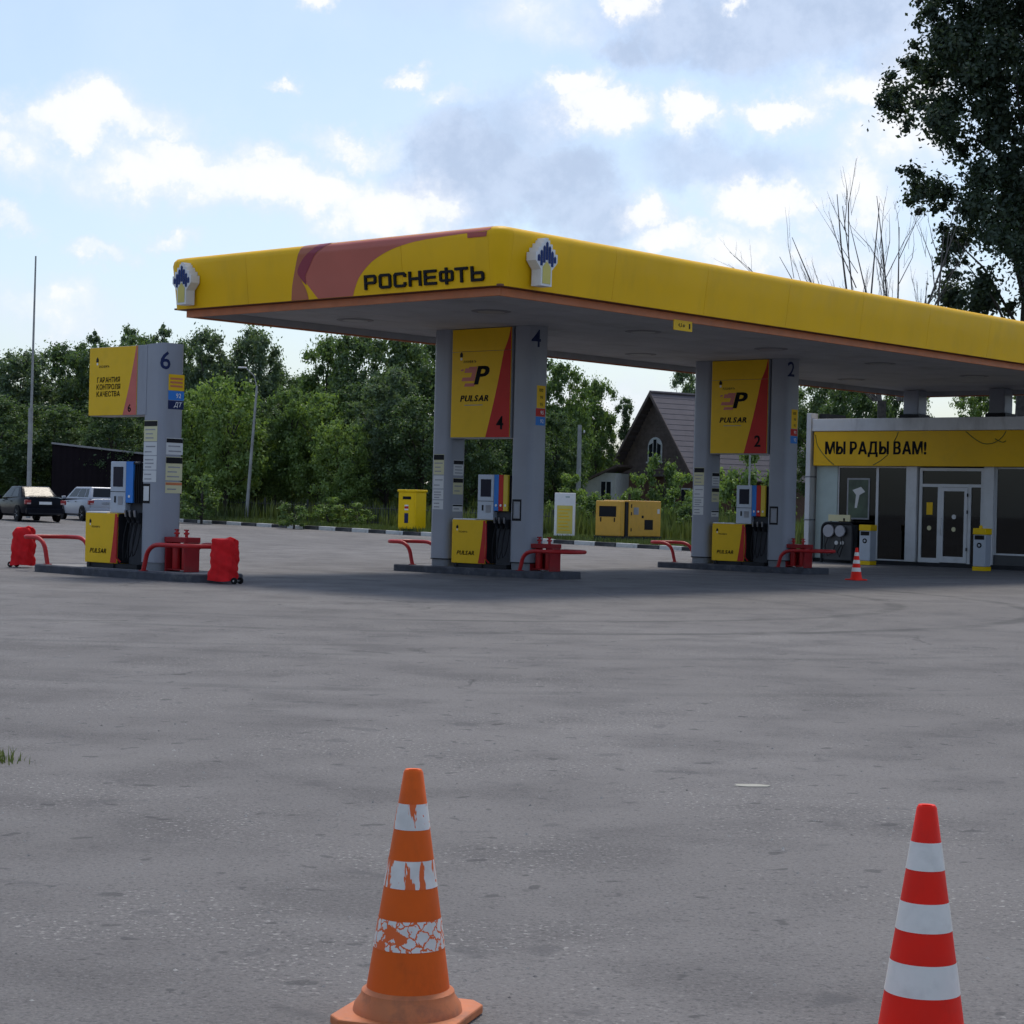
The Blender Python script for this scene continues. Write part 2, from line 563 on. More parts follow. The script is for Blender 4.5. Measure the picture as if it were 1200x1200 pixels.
def asphalt_mat():
    m = bpy.data.materials.new('asphalt')
    m.use_nodes = True
    nt = m.node_tree
    p = nt.nodes['Principled BSDF']
    v = nd(nt, 'ShaderNodeTexCoord').outputs['Object']
    big = noise(nt, v, .12, 5).outputs['Fac']
    mid = noise(nt, v, .9, 6, .6).outputs['Fac']
    c = mixc(nt, sstep(nt, big, .35, .65), (.122, .116, .116), (.158, .151, .150))
    c = mixc(nt, mth(nt, 'MULTIPLY', sstep(nt, mid, .46, .66), .45), c, (.092, .088, .089))
    g2 = noise(nt, v, 17, 4, .7).outputs['Fac']
    c = mixc(nt, mth(nt, 'MULTIPLY', sstep(nt, g2, .44, .32), .5), c, (.068, .066, .067))
    c = mixc(nt, mth(nt, 'MULTIPLY', sstep(nt, g2, .56, .70), .4), c, (.20, .193, .188))
    # exposed aggregate
    agg = noise(nt, v, 62, 3, .75).outputs['Fac']
    c = mixc(nt, mth(nt, 'MULTIPLY', sstep(nt, agg, .53, .70), .55), c, (.25, .242, .235))
    c = mixc(nt, mth(nt, 'MULTIPLY', sstep(nt, agg, .47, .32), .8), c, (.065, .064, .066))
    chip = noise(nt, v, 38, 2, .5).outputs['Fac']
    worn = sstep(nt, noise(nt, v, .55, 3).outputs['Fac'], .46, .58)
    c = mixc(nt, mth(nt, 'MULTIPLY', sstep(nt, chip, .61, .69), mth(nt, 'MULTIPLY', worn, .7)), c, (.36, .35, .335))
    c = mixc(nt, mth(nt, 'MULTIPLY', sstep(nt, chip, .40, .31), .7), c, (.06, .06, .063))
    # stains, drips and patched spots
    st = noise(nt, v, 2.3, 3, .5, .4).outputs['Fac']
    c = mixc(nt, mth(nt, 'MULTIPLY', sstep(nt, st, .635, .70), .55), c, (.075, .074, .078))
    st2 = noise(nt, v, 5.5, 2, .5, .2).outputs['Fac']
    c = mixc(nt, mth(nt, 'MULTIPLY', sstep(nt, st2, .66, .71), .7), c, (.05, .05, .053))
    dust = noise(nt, v, .35, 7, .65, .6).outputs['Fac']
    c = mixc(nt, mth(nt, 'MULTIPLY', sstep(nt, dust, .55, .75), .35), c, (.20, .192, .182))
    # cracks
    wv = vmth(nt, 'ADD', v, vmth(nt, 'MULTIPLY', vmth(nt, 'SUBTRACT', noise(nt, v, 1.6, 6, .65).outputs['Color'], (.5, .5, .5)), (.9, .9, 0)))
    vo = nd(nt, 'ShaderNodeTexVoronoi', feature='DISTANCE_TO_EDGE', i_Vector=wv, i_Scale=.16)
    cm = mth(nt, 'MULTIPLY', sstep(nt, vo.outputs['Distance'], .0042, .0012), sstep(nt, noise(nt, v, .23, 3).outputs['Fac'], .53, .62))
    c = mixc(nt, mth(nt, 'MULTIPLY', cm, .6), c, (.045, .045, .047))
    # tyre tracks of cars turning out to the shop
    for (cx, cy, rad, w, k) in ((-2.0, 34.0, 10.8, .24, .75), (-2.0, 34.2, 8.6, .22, .70), (-1.2, 31.5, 15.5, .22, .35), (-1.6, 33.2, 13.6, .2, .35), (-4.5, 30.0, 9.5, .2, .35)):
        dd = vmth(nt, 'LENGTH', vmth(nt, 'MULTIPLY', vmth(nt, 'SUBTRACT', v, (cx, cy, 0)), (1, 1, 0)))
        ring = sstep(nt, mth(nt, 'ABSOLUTE', mth(nt, 'SUBTRACT', dd, rad)), w, w * .35)
        side = sstep(nt, vmth(nt, 'DOT_PRODUCT', vmth(nt, 'SUBTRACT', v, (cx, cy, 0)), (.85, -.53, 0)), -.5, 6)
        br = sstep(nt, noise(nt, v, 1.1, 5).outputs['Fac'], .3, .6)
        c = mixc(nt, mth(nt, 'MULTIPLY', mth(nt, 'MULTIPLY', ring, side), mth(nt, 'MULTIPLY', br, k)), c, (.06, .06, .062))
    # oil and wear beside the pumps
    oil = sstep(nt, noise(nt, v, .8, 5, .6, .5).outputs['Fac'], .52, .70)
    sx = vmth(nt, 'DOT_PRODUCT', vmth(nt, 'SUBTRACT', v, tuple(ORG)), tuple(EX))
    sy = vmth(nt, 'DOT_PRODUCT', vmth(nt, 'SUBTRACT', v, tuple(ORG)), tuple(EY))
    zone = mth(nt, 'MULTIPLY', sstep(nt, mth(nt, 'ABSOLUTE', mth(nt, 'ADD', sx, 6.0)), 5.0, 2.0),
               mth(nt, 'MULTIPLY', sstep(nt, sy, -6.0, -3.0), sstep(nt, sy, 27.0, 24.0)))
    c = mixc(nt, mth(nt, 'MULTIPLY', mth(nt, 'MULTIPLY', oil, zone), .55), c, (.06, .06, .062))
    nt.links.new(c, p.inputs['Base Color'])
    nt.links.new(sstep(nt, mid, .3, .7, .72, .9), p.inputs['Roughness'])
    p.inputs['Specular IOR Level'].default_value = .3
    b = nd(nt, 'ShaderNodeBump')
    b.inputs['Strength'].default_value = .8
    b.inputs['Distance'].default_value = .008
    h = mth(nt, 'SUBTRACT', mth(nt, 'ADD', agg, mth(nt, 'MULTIPLY', chip, .8)), mth(nt, 'MULTIPLY', cm, 2.5))
    nt.links.new(h, b.inputs['Height'])
    nt.links.new(b.outputs[0], p.inputs['Normal'])
    return m


ASPH = asphalt_mat()
SOIL = pm('verge_soil', (0.075, 0.085, 0.035), .95, var=.3, vscale=.8, dirt=.4, dscale=3, dirtcol=(.10, .085, .06), bump=.6, bscale=12)


def leaf_mat(name, dark, light, trans=0.35):
    m = bpy.data.materials.new(name)
    m.use_nodes = True
    nt = m.node_tree
    for n in list(nt.nodes):
        nt.nodes.remove(n)
    geo = nd(nt, 'ShaderNodeNewGeometry')
    oi = nd(nt, 'ShaderNodeObjectInfo')
    f = mth(nt, 'ADD', mth(nt, 'MULTIPLY', geo.outputs['Random Per Island'], .75), mth(nt, 'MULTIPLY', oi.outputs['Random'], .25))
    big = noise(nt, nd(nt, 'ShaderNodeTexCoord').outputs['Object'], .9, 3).outputs['Fac']
    f = mth(nt, 'ADD', mth(nt, 'MULTIPLY', f, .6), mth(nt, 'MULTIPLY', sstep(nt, big, .3, .7), .4))
    c = mixc(nt, f, dark, light)
    df = nd(nt, 'ShaderNodeBsdfDiffuse', i_Color=c)
    tl = nd(nt, 'ShaderNodeBsdfTranslucent', i_Color=mixc(nt, 1.0, c, (1.25, 1.35, .6), 'MULTIPLY'))
    gl = nd(nt, 'ShaderNodeBsdfGlossy'); gl.inputs['Roughness'].default_value = .5
    gl.inputs[0].default_value = (.5, .55, .5, 1)
    m1 = nd(nt, 'ShaderNodeMixShader'); m1.inputs[0].default_value = trans
    nt.links.new(df.outputs[0], m1.inputs[1]); nt.links.new(tl.outputs[0], m1.inputs[2])
    m2 = nd(nt, 'ShaderNodeMixShader'); m2.inputs[0].default_value = .06
    nt.links.new(m1.outputs[0], m2.inputs[1]); nt.links.new(gl.outputs[0], m2.inputs[2])
    o = nd(nt, 'ShaderNodeOutputMaterial')
    nt.links.new(m2.outputs[0], o.inputs[0])
    return m


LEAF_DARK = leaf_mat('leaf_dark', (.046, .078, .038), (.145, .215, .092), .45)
LEAF_MID = leaf_mat('leaf_mid', (.072, .120, .042), (.20, .29, .095), .45)
LEAF_LIGHT = leaf_mat('leaf_light', (.100, .165, .045), (.27, .37, .11), .42)
LEAF_BLUE = leaf_mat('leaf_bluish', (.062, .096, .062), (.175, .24, .14), .45)
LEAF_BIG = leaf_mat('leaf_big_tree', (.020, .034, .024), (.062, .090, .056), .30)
GRASSM = leaf_mat('grass_blade', (.045, .075, .020), (.13, .16, .055), .3)
WEEDM = leaf_mat('weed_leaf', (.055, .085, .02), (.18, .20, .055), .3)
BARK = pm('bark', (0.055, 0.047, 0.042), .9, var=.3, vscale=6, bump=.6, bscale=25)
DEADW = pm('dead_wood', (0.125, 0.11, 0.10), .9, var=.25, vscale=6)

# ------------------------------------------------------------------ ground
XS = [-700, -300, -150] + [-110 + 2 * i for i in range(50)] + [-10, -5, 0, 10, 30, 80, 200, 700]
YS = [-700, -200, -60, -20, 0, 15, 31.0]


def sheet(name, xs, ys, mat, dz=0.0):
    vs, fs = [], []
    for y in ys:
        for x in xs:
            vs.append(tuple(W(x, y, rise(x) + dz)))
    n = len(xs)
    for j in range(len(ys) - 1):
        for i in range(n - 1):
            fs.append((j * n + i, j * n + i + 1, (j + 1) * n + i + 1, (j + 1) * n + i))
    mb = MB()
    mb.add(vs, fs)
    o = mb.build(name, mat)
    return tag(o, kind='structure')


tag(sheet('asphalt_forecourt', XS, YS, ASPH), 'worn grey asphalt forecourt of the filling station')
tag(sheet('grass_verge', XS, [31.0, 33, 36, 40, 60, 120, 300, 900], SOIL, 0.13), 'grassy ground beyond the black and white kerb')

kerb = thing('kerb', 'kerb of alternating black and white painted stones along the verge', 'kerb', (0, 0, 0))
kerb['kind'] = 'structure'
del kerb['category']
km = [MB().box(-.492, .492, -.09, .09, -.1, .15).mesh('kerb_stone', .02), MB().box(-.492, .492, -.09, .09, -.1, .15).mesh('kerb_stone', .02)]
km[0].materials.append(KBLACK)
km[1].materials.append(KWHITE)
rk = random.Random(4)
for i in range(62):
    x = -10.5 - i
    o = link(bpy.data.objects.new('kerb_stone', km[i % 2]), kerb)
    o.location = W(x, 30.9 + rk.uniform(-.012, .012), rise(x) + rk.uniform(-.012, .012))
    o.rotation_euler = (0, -math.atan(rise(x + .5) - rise(x - .5)), ANG + rk.uniform(-.008, .008))

# ------------------------------------------------------------------ canopy
CX0, CX1, CY0, CY1 = -9.22, 0.0, 0.0, 29.3
ZB, ZT = 5.35, 6.40
PROF = [(-.10, 5.35), (-.055, 5.78), (0.0, 6.22), (-.02, 6.31), (-.08, 6.37), (-.20, 6.40)]


def prof_o(z):
    for (o0, z0), (o1, z1) in zip(PROF, PROF[1:]):
        if z <= z1:
            return o0 + (o1 - o0) * (z - z0) / (z1 - z0)
    return PROF[-1][0]


RC = 0.32


def rim_path():
    """points (x, y, nx, ny) round the canopy edge, arc length as first item"""
    pts = []
    corners = [(CX1 - RC, CY0 + RC, -90), (CX1 - RC, CY1 - RC, 0), (CX0 + RC, CY1 - RC, 90), (CX0 + RC, CY0 + RC, 180)]
    starts = [(CX0 + RC, CY0), (CX1, CY0 + RC), (CX1 - RC, CY1), (CX0, CY1 - RC)]
    ends = [(CX1 - RC, CY0), (CX1, CY1 - RC), (CX0 + RC, CY1), (CX0, CY0 + RC)]
    norms = [(0, -1), (1, 0), (0, 1), (-1, 0)]
    return starts, ends, norms, corners


canopy = thing('canopy', 'large yellow fuel station canopy with red swoosh and black lettering on its short front', 'canopy', W(0, 0), ANG)


def fascia(seq, name='fascia_panel'):
    """seq: list of (x, y, nx, ny) -> closed panel following the fascia profile"""
    mb = MB()
    th = .05
    ring = PROF + [(o - th, z - (.03 if z > 6.3 else 0)) for o, z in reversed(PROF)]
    n = len(ring)
    vs = []
    for (x, y, nx, ny) in seq:
        for (o, z) in ring:
            vs.append((x + nx * o, y + ny * o, z))
    fs = []
    for i in range(len(seq) - 1):
        for k in range(n):
            fs.append((i * n + k, i * n + (k + 1) % n, (i + 1) * n + (k + 1) % n, (i + 1) * n + k))
    fs += [tuple(range(n)), tuple(range(len(seq) * n - 1, (len(seq) - 1) * n - 1, -1))]
    mb.add(vs, fs)
    return mb.build(name, YEL, canopy, smooth=True)


starts, ends, norms, corners = rim_path()
for k, npan in enumerate((4, 10, 4, 10)):
    (sx, sy), (ex, ey), (nx, ny) = starts[k], ends[k], norms[k]
    for i in range(npan):
        L = math.hypot(ex - sx, ey - sy)
        g = .003 / L
        t0, t1 = i / npan + g, (i + 1) / npan - g
        fascia([(sx + (ex - sx) * t, sy + (ey - sy) * t, nx, ny) for t in (t0, t1)])
    cx, cy, a0 = corners[k]
    seq = []
    for i in range(9):
        a = R(a0 + 90 * i / 8)
        seq.append((cx + RC * math.cos(a), cy + RC * math.sin(a), math.cos(a), math.sin(a)))
    # corner radius is the outer face
    fascia(seq, 'fascia_corner')
# roof deck, soffit, lip and orange trim
box('roof_deck', CEIL, canopy, CX0 + .26, CX1 - .26, CY0 + .26, CY1 - .26, 6.22, 6.30)
for i in range(9):
    w = (CX1 - CX0 - .80) / 9
    x0 = CX0 + .40 + i * w
    box('ceiling_panel', CEIL, canopy, x0 + .010, x0 + w - .010, CY0 + .40, CY1 - .40, 5.37, 5.40)
box('ceiling_backing', LIPDARK, canopy, CX0 + .36, CX1 - .36, CY0 + .36, CY1 - .36, 5.455, 5.47)
for (x0, x1, y0, y1) in ((CX0 + .30, CX1 - .30, CY0 + .30, CY0 + .36), (CX1 - .36, CX1 - .30, CY0 + .362, CY1 - .362),
                         (CX0 + .30, CX1 - .30, CY1 - .36, CY1 - .30), (CX0 + .30, CX0 + .36, CY0 + .362, CY1 - .362)):
    MB().box(x0, x1, y0, y1, 5.20, 5.345).build('orange_trim', ORANGE, canopy, .008)
# inner dark lip behind the trim, and the shadow gap strip above it
for (x0, x1, y0, y1) in ((CX0 + .363, CX1 - .363, CY0 + .363, CY0 + .395), (CX1 - .395, CX1 - .363, CY0 + .397, CY1 - .397),
                         (CX0 + .363, CX1 - .363, CY1 - .395, CY1 - .363), (CX0 + .363, CX0 + .395, CY0 + .397, CY1 - .397)):
    MB().box(x0, x1, y0, y1, 5.235, 5.44).build('inner_lip', CEIL, canopy)
for (x0, x1, y0, y1) in ((CX0 + .12, CX1 - .12, CY0 + .13, CY0 + .36), (CX1 - .36, CX1 - .13, CY0 + .362, CY1 - .362),
                         (CX0 + .12, CX1 - .12, CY1 - .36, CY1 - .13), (CX0 + .13, CX0 + .36, CY0 + .362, CY1 - .362)):
    MB().box(x0, x1, y0, y1, 5.347, 5.38).build('fascia_return', pm('return_brown', (.16, .06, .03), .6), canopy)
for yy in (3.6, 8.5, 13.4, 18.3, 23.2):
    for xx in (-3.5, -7.4):
        l = MB().lathe([(.0, -.014), (.36, -.014), (.40, -.006), (.40, .0)], (xx, yy, 5.3695), 24).build('downlight', LAMPM, canopy, smooth=True)
        MB().lathe([(.0, 0), (.27, 0), (.27, .004)], (xx, yy, 5.3505), 20).build('diffuser', pm('diffuser', (.30, .30, .31), .5), l)


# printed swooshes on the short front
def interp(pts, t):
    pts = sorted(pts, key=lambda p: p[1])
    if t <= pts[0][1]: return pts[0][0]
    for (x0, t0), (x1, t1) in zip(pts, pts[1:]):
        if t <= t1:
            f = (t - t0) / max(1e-6, t1 - t0)
            return x0 + (x1 - x0) * f
    return pts[-1][0]


def smoothcurve(pts, n=24):
    """Catmull-Rom through the points"""
    out = []
    P = [pts[0]] + list(pts) + [pts[-1]]
    for i in range(1, len(P) - 2):
        for k in range(n):
            t = k / n
            q = []
            for a in (0, 1):
                p0, p1, p2, p3 = P[i - 1][a], P[i][a], P[i + 1][a], P[i + 2][a]
                q.append(.5 * (2 * p1 + (p2 - p0) * t + (2 * p0 - 5 * p1 + 4 * p2 - p3) * t * t + (3 * p1 - p0 - 3 * p2 + p3) * t ** 3))
            out.append(tuple(q))
    out.append(tuple(pts[-1]))
    return out


def face_pt(x, z, off):
    return (x, CY0 - prof_o(z) - off, z + (off if z > 6.3 else 0))


def swoosh(name, mat, left, right, t0, t1, off, n=44):
    left, right = smoothcurve(left), smoothcurve(right)
    mb = MB()
    vs, fs = [], []
    for i in range(n + 1):
        t = t0 + (t1 - t0) * i / n
        z = ZB + t * (ZT - ZB) * .998 + .001
        a, b = interp(left, t), interp(right, t)
        if b < a: b = a
        for k in range(9):
            vs.append(face_pt(a + (b - a) * k / 8, z, off))
    for i in range(n):
        for k in range(8):
            fs.append((i * 9 + k, i * 9 + k + 1, (i + 1) * 9 + k + 1, (i + 1) * 9 + k))
    mb.add(vs, fs)
    return mb.build(name, mat, canopy, smooth=True)


Ml = [(-4.74, 0.0), (-4.94, .19), (-5.06, .33), (-5.02, .48), (-4.88, .65), (-4.74, .79), (-4.42, .96), (-4.36, 1.0)]
Mr = [(-3.78, 0.0), (-3.71, .15), (-3.56, .35), (-3.23, .57), (-2.78, .73), (-2.32, .815), (-1.87, .86), (-1.3, .885), (-.36, .905), (-.35, 1.0)]
Cl = [(-5.49, 0.0), (-5.44, .28), (-5.31, .63), (-5.21, .85), (-5.13, 1.0)]
Cr = [(-5.0, 0.0), (-5.06, .18), (-5.17, .34), (-5.26, .50), (-5.13, .70), (-4.94, .83), (-4.67, .97), (-4.62, 1.0)]
Dl = [(-5.05, .26), (-5.2, .39), (-5.27, .52), (-5.13, .70), (-4.94, .83), (-4.67, .97), (-4.62, 1.0)]
Dr = [(-5.04, .26), (-5.05, .42), (-4.93, .58), (-4.74, .79), (-4.42, .96), (-4.36, 1.0)]
swoosh('swoosh_print', SALMON, Ml, Mr, 0, 1, .003)
swoosh('swoosh_print', BRICKR, Cl, Cr, 0, 1, .005)
swoosh('swoosh_print', MAROON, Dl, Dr, .262, 1, .008)
swoosh('swoosh_print', pm('deep_salmon_print', (.40, .06, .035), .42), [(-.80, .80), (-.83, .90), (-.95, 1.0)], [(-.35, .80), (-.35, 1.0)], .81, .90, .006, 8)

# raised letters of the name: strokes in a 1 x 1 cell
S = .185
LET = {
    'Р': [[(0, 0), (S, 0), (S, .36), (.86, .36), (1, .5), (1, .86), (.86, 1), (0, 1)], [(S, .36 + S), (S, 1 - S), (1 - S, 1 - S), (1 - S, .36 + S)]],
    'О': [[(.14, 0), (.86, 0), (1, .14), (1, .86), (.86, 1), (.14, 1), (0, .86), (0, .14)], [(S, S), (S, 1 - S), (1 - S, 1 - S), (1 - S, S)]],
    'С': [[(.14, 0), (.86, 0), (1, .14), (1, .33), (1 - S, .33), (1 - S, S), (S, S), (S, 1 - S), (1 - S, 1 - S), (1 - S, .67), (1, .67), (1, .86), (.86, 1), (.14, 1), (0, .86), (0, .14)]],
    'Н': [[(0, 0), (S, 0), (S, .41), (1 - S, .41), (1 - S, 0), (1, 0), (1, 1), (1 - S, 1), (1 - S, .59), (S, .59), (S, 1), (0, 1)]],
    'Е': [[(0, 0), (1, 0), (1, S), (S, S), (S, .41), (.9, .41), (.9, .59), (S, .59), (S, 1 - S), (1, 1 - S), (1, 1), (0, 1)]],
    'Ф': [[(.42, -.06), (.58, -.06), (.58, .14), (.9, .14), (1, .25), (1, .76), (.9, .87), (.58, .87), (.58, 1.06), (.42, 1.06), (.42, .87), (.1, .87), (0, .76), (0, .25), (.1, .14), (.42, .14)],
          [(.16, .30), (.16, .71), (.42, .71), (.42, .30)], [(.58, .30), (.58, .71), (.84, .71), (.84, .30)]],
    'Т': [[(.5 - S / 2, 0), (.5 + S / 2, 0), (.5 + S / 2, 1 - S), (1, 1 - S), (1, 1), (0, 1), (0, 1 - S), (.5 - S / 2, 1 - S)]],
    'Ь': [[(0, 0), (.86, 0), (1, .14), (1, .5), (.86, .64), (S, .64), (S, 1), (0, 1)], [(S, S), (S, .64 - S), (1 - S, .64 - S), (1 - S, S)]],
}


def poly_letter(ch, fn, depth=.03):
    """flat letter with holes, thickened; fn maps unit cell -> local face point and offset"""
    loops = LET[ch]
    bm = bmesh.new()
    edges = []
    for lp in loops:
        vs = [bm.verts.new((a, 0, b)) for a, b in lp]
        edges += [bm.edges.new((vs[i], vs[(i + 1) % len(vs)])) for i in range(len(vs))]
    bmesh.ops.triangle_fill(bm, use_beauty=True, edges=edges)
    # drop triangles that fill holes
    kill = []
    for f in bm.faces:
        c = f.calc_center_median()
        for h in loops[1:]:
            if min(p[0] for p in h) < c.x < max(p[0] for p in h) and min(p[1] for p in h) < c.z < max(p[1] for p in h):
                kill.append(f)
                break
    bmesh.ops.delete(bm, geom=list(set(kill)), context='FACES_ONLY')
    ret = bmesh.ops.extrude_face_region(bm, geom=list(bm.faces))
    for v in ret['geom']:
        if isinstance(v, bmesh.types.BMVert):
            v.co.y = 1
    bmesh.ops.recalc_face_normals(bm, faces=bm.faces)
    for v in bm.verts:
        v.co = Vector(fn(v.co.x, v.co.z, .006 + v.co.y * depth))
    me = bpy.data.meshes.new('letter')
    bm.to_mesh(me)
    bm.free()
    me.materials.append(INK)
    return me


lx, lw, lp = -3.44, .31, .384
for i, ch in enumerate('РОСНЕФТЬ'):
    w = lw * (1.10 if ch == 'Ф' else 1.0)
    x0 = lx + i * lp
    me = poly_letter(ch, lambda a, b, off, x0=x0, w=w: face_pt(x0 + a * w, ZB + (.085 + b * .255) * 1.05, off))
    link(bpy.data.objects.new('letter', me), canopy)


def emblem(mirror_face):
    """stepped white casing with blue bars over a yellow base, standing off the fascia"""
    if mirror_face == 'front':
        T = lambda a, h, o: (-8.47 + a, CY0 - o, 5.40 + h * .92)
    else:
        T = lambda a, h, o: (CX1 + o, 0.98 + a, 5.40 + h * .92)
    right = [(.145, 0), (.145, .31), (.29, .47), (.29, .63), (.225, .63), (.225, .72), (.15, .72), (.15, .81), (.08, .81), (.08, .88), (.035, .88), (.035, .92)]
    poly = right + [(-a, h) for a, h in reversed(right)]
    n = len(poly)
    mb = MB()
    mb.add([T(a, h, -.02) for a, h in poly] + [T(a, h, .20) for a, h in poly],
           [tuple(range(n)), tuple(range(2 * n - 1, n - 1, -1))] + [(i, n + i, n + (i + 1) % n, (i + 1) % n) for i in range(n)])
    case = mb.build('emblem_casing', WHITE, canopy)
    for k in range(-3, 4):
        c = k * .072
        top = (.85, .77, .68, .59)[abs(k)]
        bot = (.50, .44, .38, .46)[abs(k)]
        b = MB()
        q = [(c - .027, bot), (c + .027, bot), (c + .027, top - .03), (c, top), (c - .027, top - .03)]
        m = len(q)
        b.add([T(a, h, .201) for a, h in q] + [T(a, h, .212) for a, h in q],
              [tuple(range(m)), tuple(range(2 * m - 1, m - 1, -1))] + [(i, m + i, m + (i + 1) % m, (i + 1) % m) for i in range(m)])
        b.build('emblem_bar', LOGOBLUE, case)
    q = [(-.105, .045), (.105, .045), (.105, .36), (0, .475), (-.105, .36)]
    b = MB()
    m = len(q)
    b.add([T(a, h, .2005) for a, h in q] + [T(a, h, .208) for a, h in q],
          [tuple(range(m)), tuple(range(2 * m - 1, m - 1, -1))] + [(i, m + i, m + (i + 1) % m, (i + 1) % m) for i in range(m)])
    b.build('emblem_base', LOGOYEL, case)


emblem('front')
emblem('side')
# clearance plate under the long side
pl = box('clearance_plate', YELP, canopy, -.30, -.285, 5.35, 5.95, 5.02, 5.22)
text_on('lettering', '4,5 м', .10, INK, pl, lambda a, b: (-.281, 5.60 + a, 5.12 + b), .01)
box('arrow_mark', INK, pl, -.284, -.280, 5.84, 5.88, 5.07, 5.17)
# stub columns that carry the canopy over the shop roof
for xx in (-8.25, -5.35, -2.2, 1.0):
    s = box('roof_column', GREYCLAD, canopy, xx - .26, xx + .26, 28.0, 28.52, 4.62, 5.368, .03)
    box('column_shoe', BLACKP, s, xx - .33, xx + .33, 27.93, 28.59, 4.30, 4.62)


# ------------------------------------------------------------------ pump islands
def island(x0, x1, y0, y1, label, bulge=0.0, rc=.12):
    o = thing('pump_island', label, 'kerb island', W((x0 + x1) / 2, (y0 + y1) / 2), ANG, 'pump islands')
    L, B = (x1 - x0) / 2, (y1 - y0) / 2

    def outline(ins):
        pts = []
        l, b, r = L - ins, B - ins, max(.02, rc - ins)
        for (cx, cy, a0) in ((l - r, b - r, 0), (-l + r, b - r, 90), (-l + r, -b + r, 180), (l - r, -b + r, 270)):
            for i in range(7):
                a = R(a0 + 15 * i)
                pts.append((cx + r * math.cos(a), cy + r * math.sin(a)))
        out = []
        for i, p in enumerate(pts):
            q = pts[(i + 1) % len(pts)]
            n = 10 if math.dist(p, q) > .5 else 1
            for k in range(n):
                out.append((p[0] + (q[0] - p[0]) * k / n, p[1] + (q[1] - p[1]) * k / n))
        return [(x, y + (bulge * (1 - (x / L) ** 2) * (1 if y > 0 else -1))) for x, y in out]
    a, b, c = outline(0), outline(.02), outline(.16)
    n = len(a)
    mb = MB()
    vs = [(x, y, -.02) for x, y in a] + [(x, y, .13) for x, y in a] + [(x, y, .15) for x, y in b] + [(x, y, .15) for x, y in c] + [(x, y, .10) for x, y in c]
    fs = []
    for k in range(4):
        fs += [(k * n + i, k * n + (i + 1) % n, (k + 1) * n + (i + 1) % n, (k + 1) * n + i) for i in range(n)]
    mb.add(vs, fs)
    mb.build('kerb_ring', KERBD, o)
    MB().prism(outline(.163), .05, .147, 'z').build('top_slab', ISLTOP, o)
    return o


DY = 9.70
island(-8.45, -3.85, 5.90, 7.08, 'dark kerbed island under pump portal 4, middle of the three')
island(-8.45, -3.85, 5.90 + DY, 7.08 + DY, 'dark kerbed island under pump portal 2, nearest the shop')
island(-10.1, -4.72, -2.62, -1.35, 'dark kerbed island with bowed sides under pump pillar 6', .10, .5)

# ------------------------------------------------------------------ pump portals
CW, CD, CR = .57, .56, .13


def col_outline(x0, y0, w=CW, d=CD, r=CR):
    pts = []
    for (cx, cy, a0) in ((x0 + w - r, y0 + d - r, 0), (x0 + r, y0 + d - r, 90), (x0 + r, y0 + r, 180), (x0 + w - r, y0 + r, 270)):
        for i in range(7):
            a = R(a0 + 15 * i)
            pts.append((cx + r * math.cos(a), cy + r * math.sin(a)))
    return pts


def wrapper(x0, y0, w=CW, r=CR):
    """arc position s round the near corner of a column (0 at the middle of the curve) -> point, outward"""
    L = math.pi * r / 2

    def per(s, z, off):
        if s < -L / 2:
            return (x0 + w - r + s + L / 2, y0 - off, z)
        if s > L / 2:
            return (x0 + w + off, y0 + r + s - L / 2, z)
        a = R(-90) + (s + L / 2) / r
        return (x0 + w - r + (r + off) * math.cos(a), y0 + r + (r + off) * math.sin(a), z)
    return per


def patch(name, mat, parent, per, s0, s1, z0, z1, off=.003, n=8):
    mb = MB()
    vs, fs = [], []
    for k in range(n + 1):
        s = s0 + (s1 - s0) * k / n
        vs += [per(s, z0, off), per(s, z1, off)]
    for k in range(n):
        fs.append((2 * k, 2 * k + 2, 2 * k + 3, 2 * k + 1))
    mb.add(vs, fs)
    return mb.build(name, mat, parent)


def notice(parent, per, s0, s1, z0, z1, mat=None, head=None, lines=3, seed=0):
    """printed paper notice: sheet, header band and rows of print"""
    st = patch('notice', mat or PAPER, parent, per, s0, s1, z0, z1, .003)
    h = z1 - z0
    if head:
        patch('header_band', head, st, per, s0 + .004, s1 - .004, z1 - .28 * h if lines else z1 - h * .9, z1 - .01, .005)
    rr = random.Random(seed)
    top = z1 - (.34 if head else .14) * h
    for i in range(lines):
        zz = top - (top - z0 - .06 * h) * (i + .5) / lines
        a = s0 + (s1 - s0) * rr.uniform(.08, .16)
        b = s0 + (s1 - s0) * rr.uniform(.6, .92)
        patch('print_line', GREYPRINT, st, per, a, b, zz - .012, zz + .012, .005, 3)
    return st


def front_per(y0):
    return lambda s, z, off: (s, y0 - off, z)


def end_per(x, y0=0):
    return lambda s, z, off: (x + off, s, z)


def brand_mark(parent, fn, size):
    """tiny stepped emblem and name line printed on a yellow board"""
    q = [(-.035, 0), (.035, 0), (.035, .05), (0, .09), (-.035, .05)]
    mb = MB()
    mb.add([fn(a * size, b * size + .02 * size) for a, b in q], [tuple(range(5))])
    mb.build('emblem_print', INK, parent)
    mb = MB()
    mb.add([fn(a * size, b * size - .03 * size) for a, b in ((-.02, 0), (.02, 0), (.02, .04), (-.02, .04))], [(0, 1, 2, 3)])
    mb.build('emblem_print', WHITE, parent)
    text_on('lettering', 'РОСНЕФТЬ', .055 * size, INK, parent, lambda a, b: fn(a + .20 * size, b - .06 * size), .01)


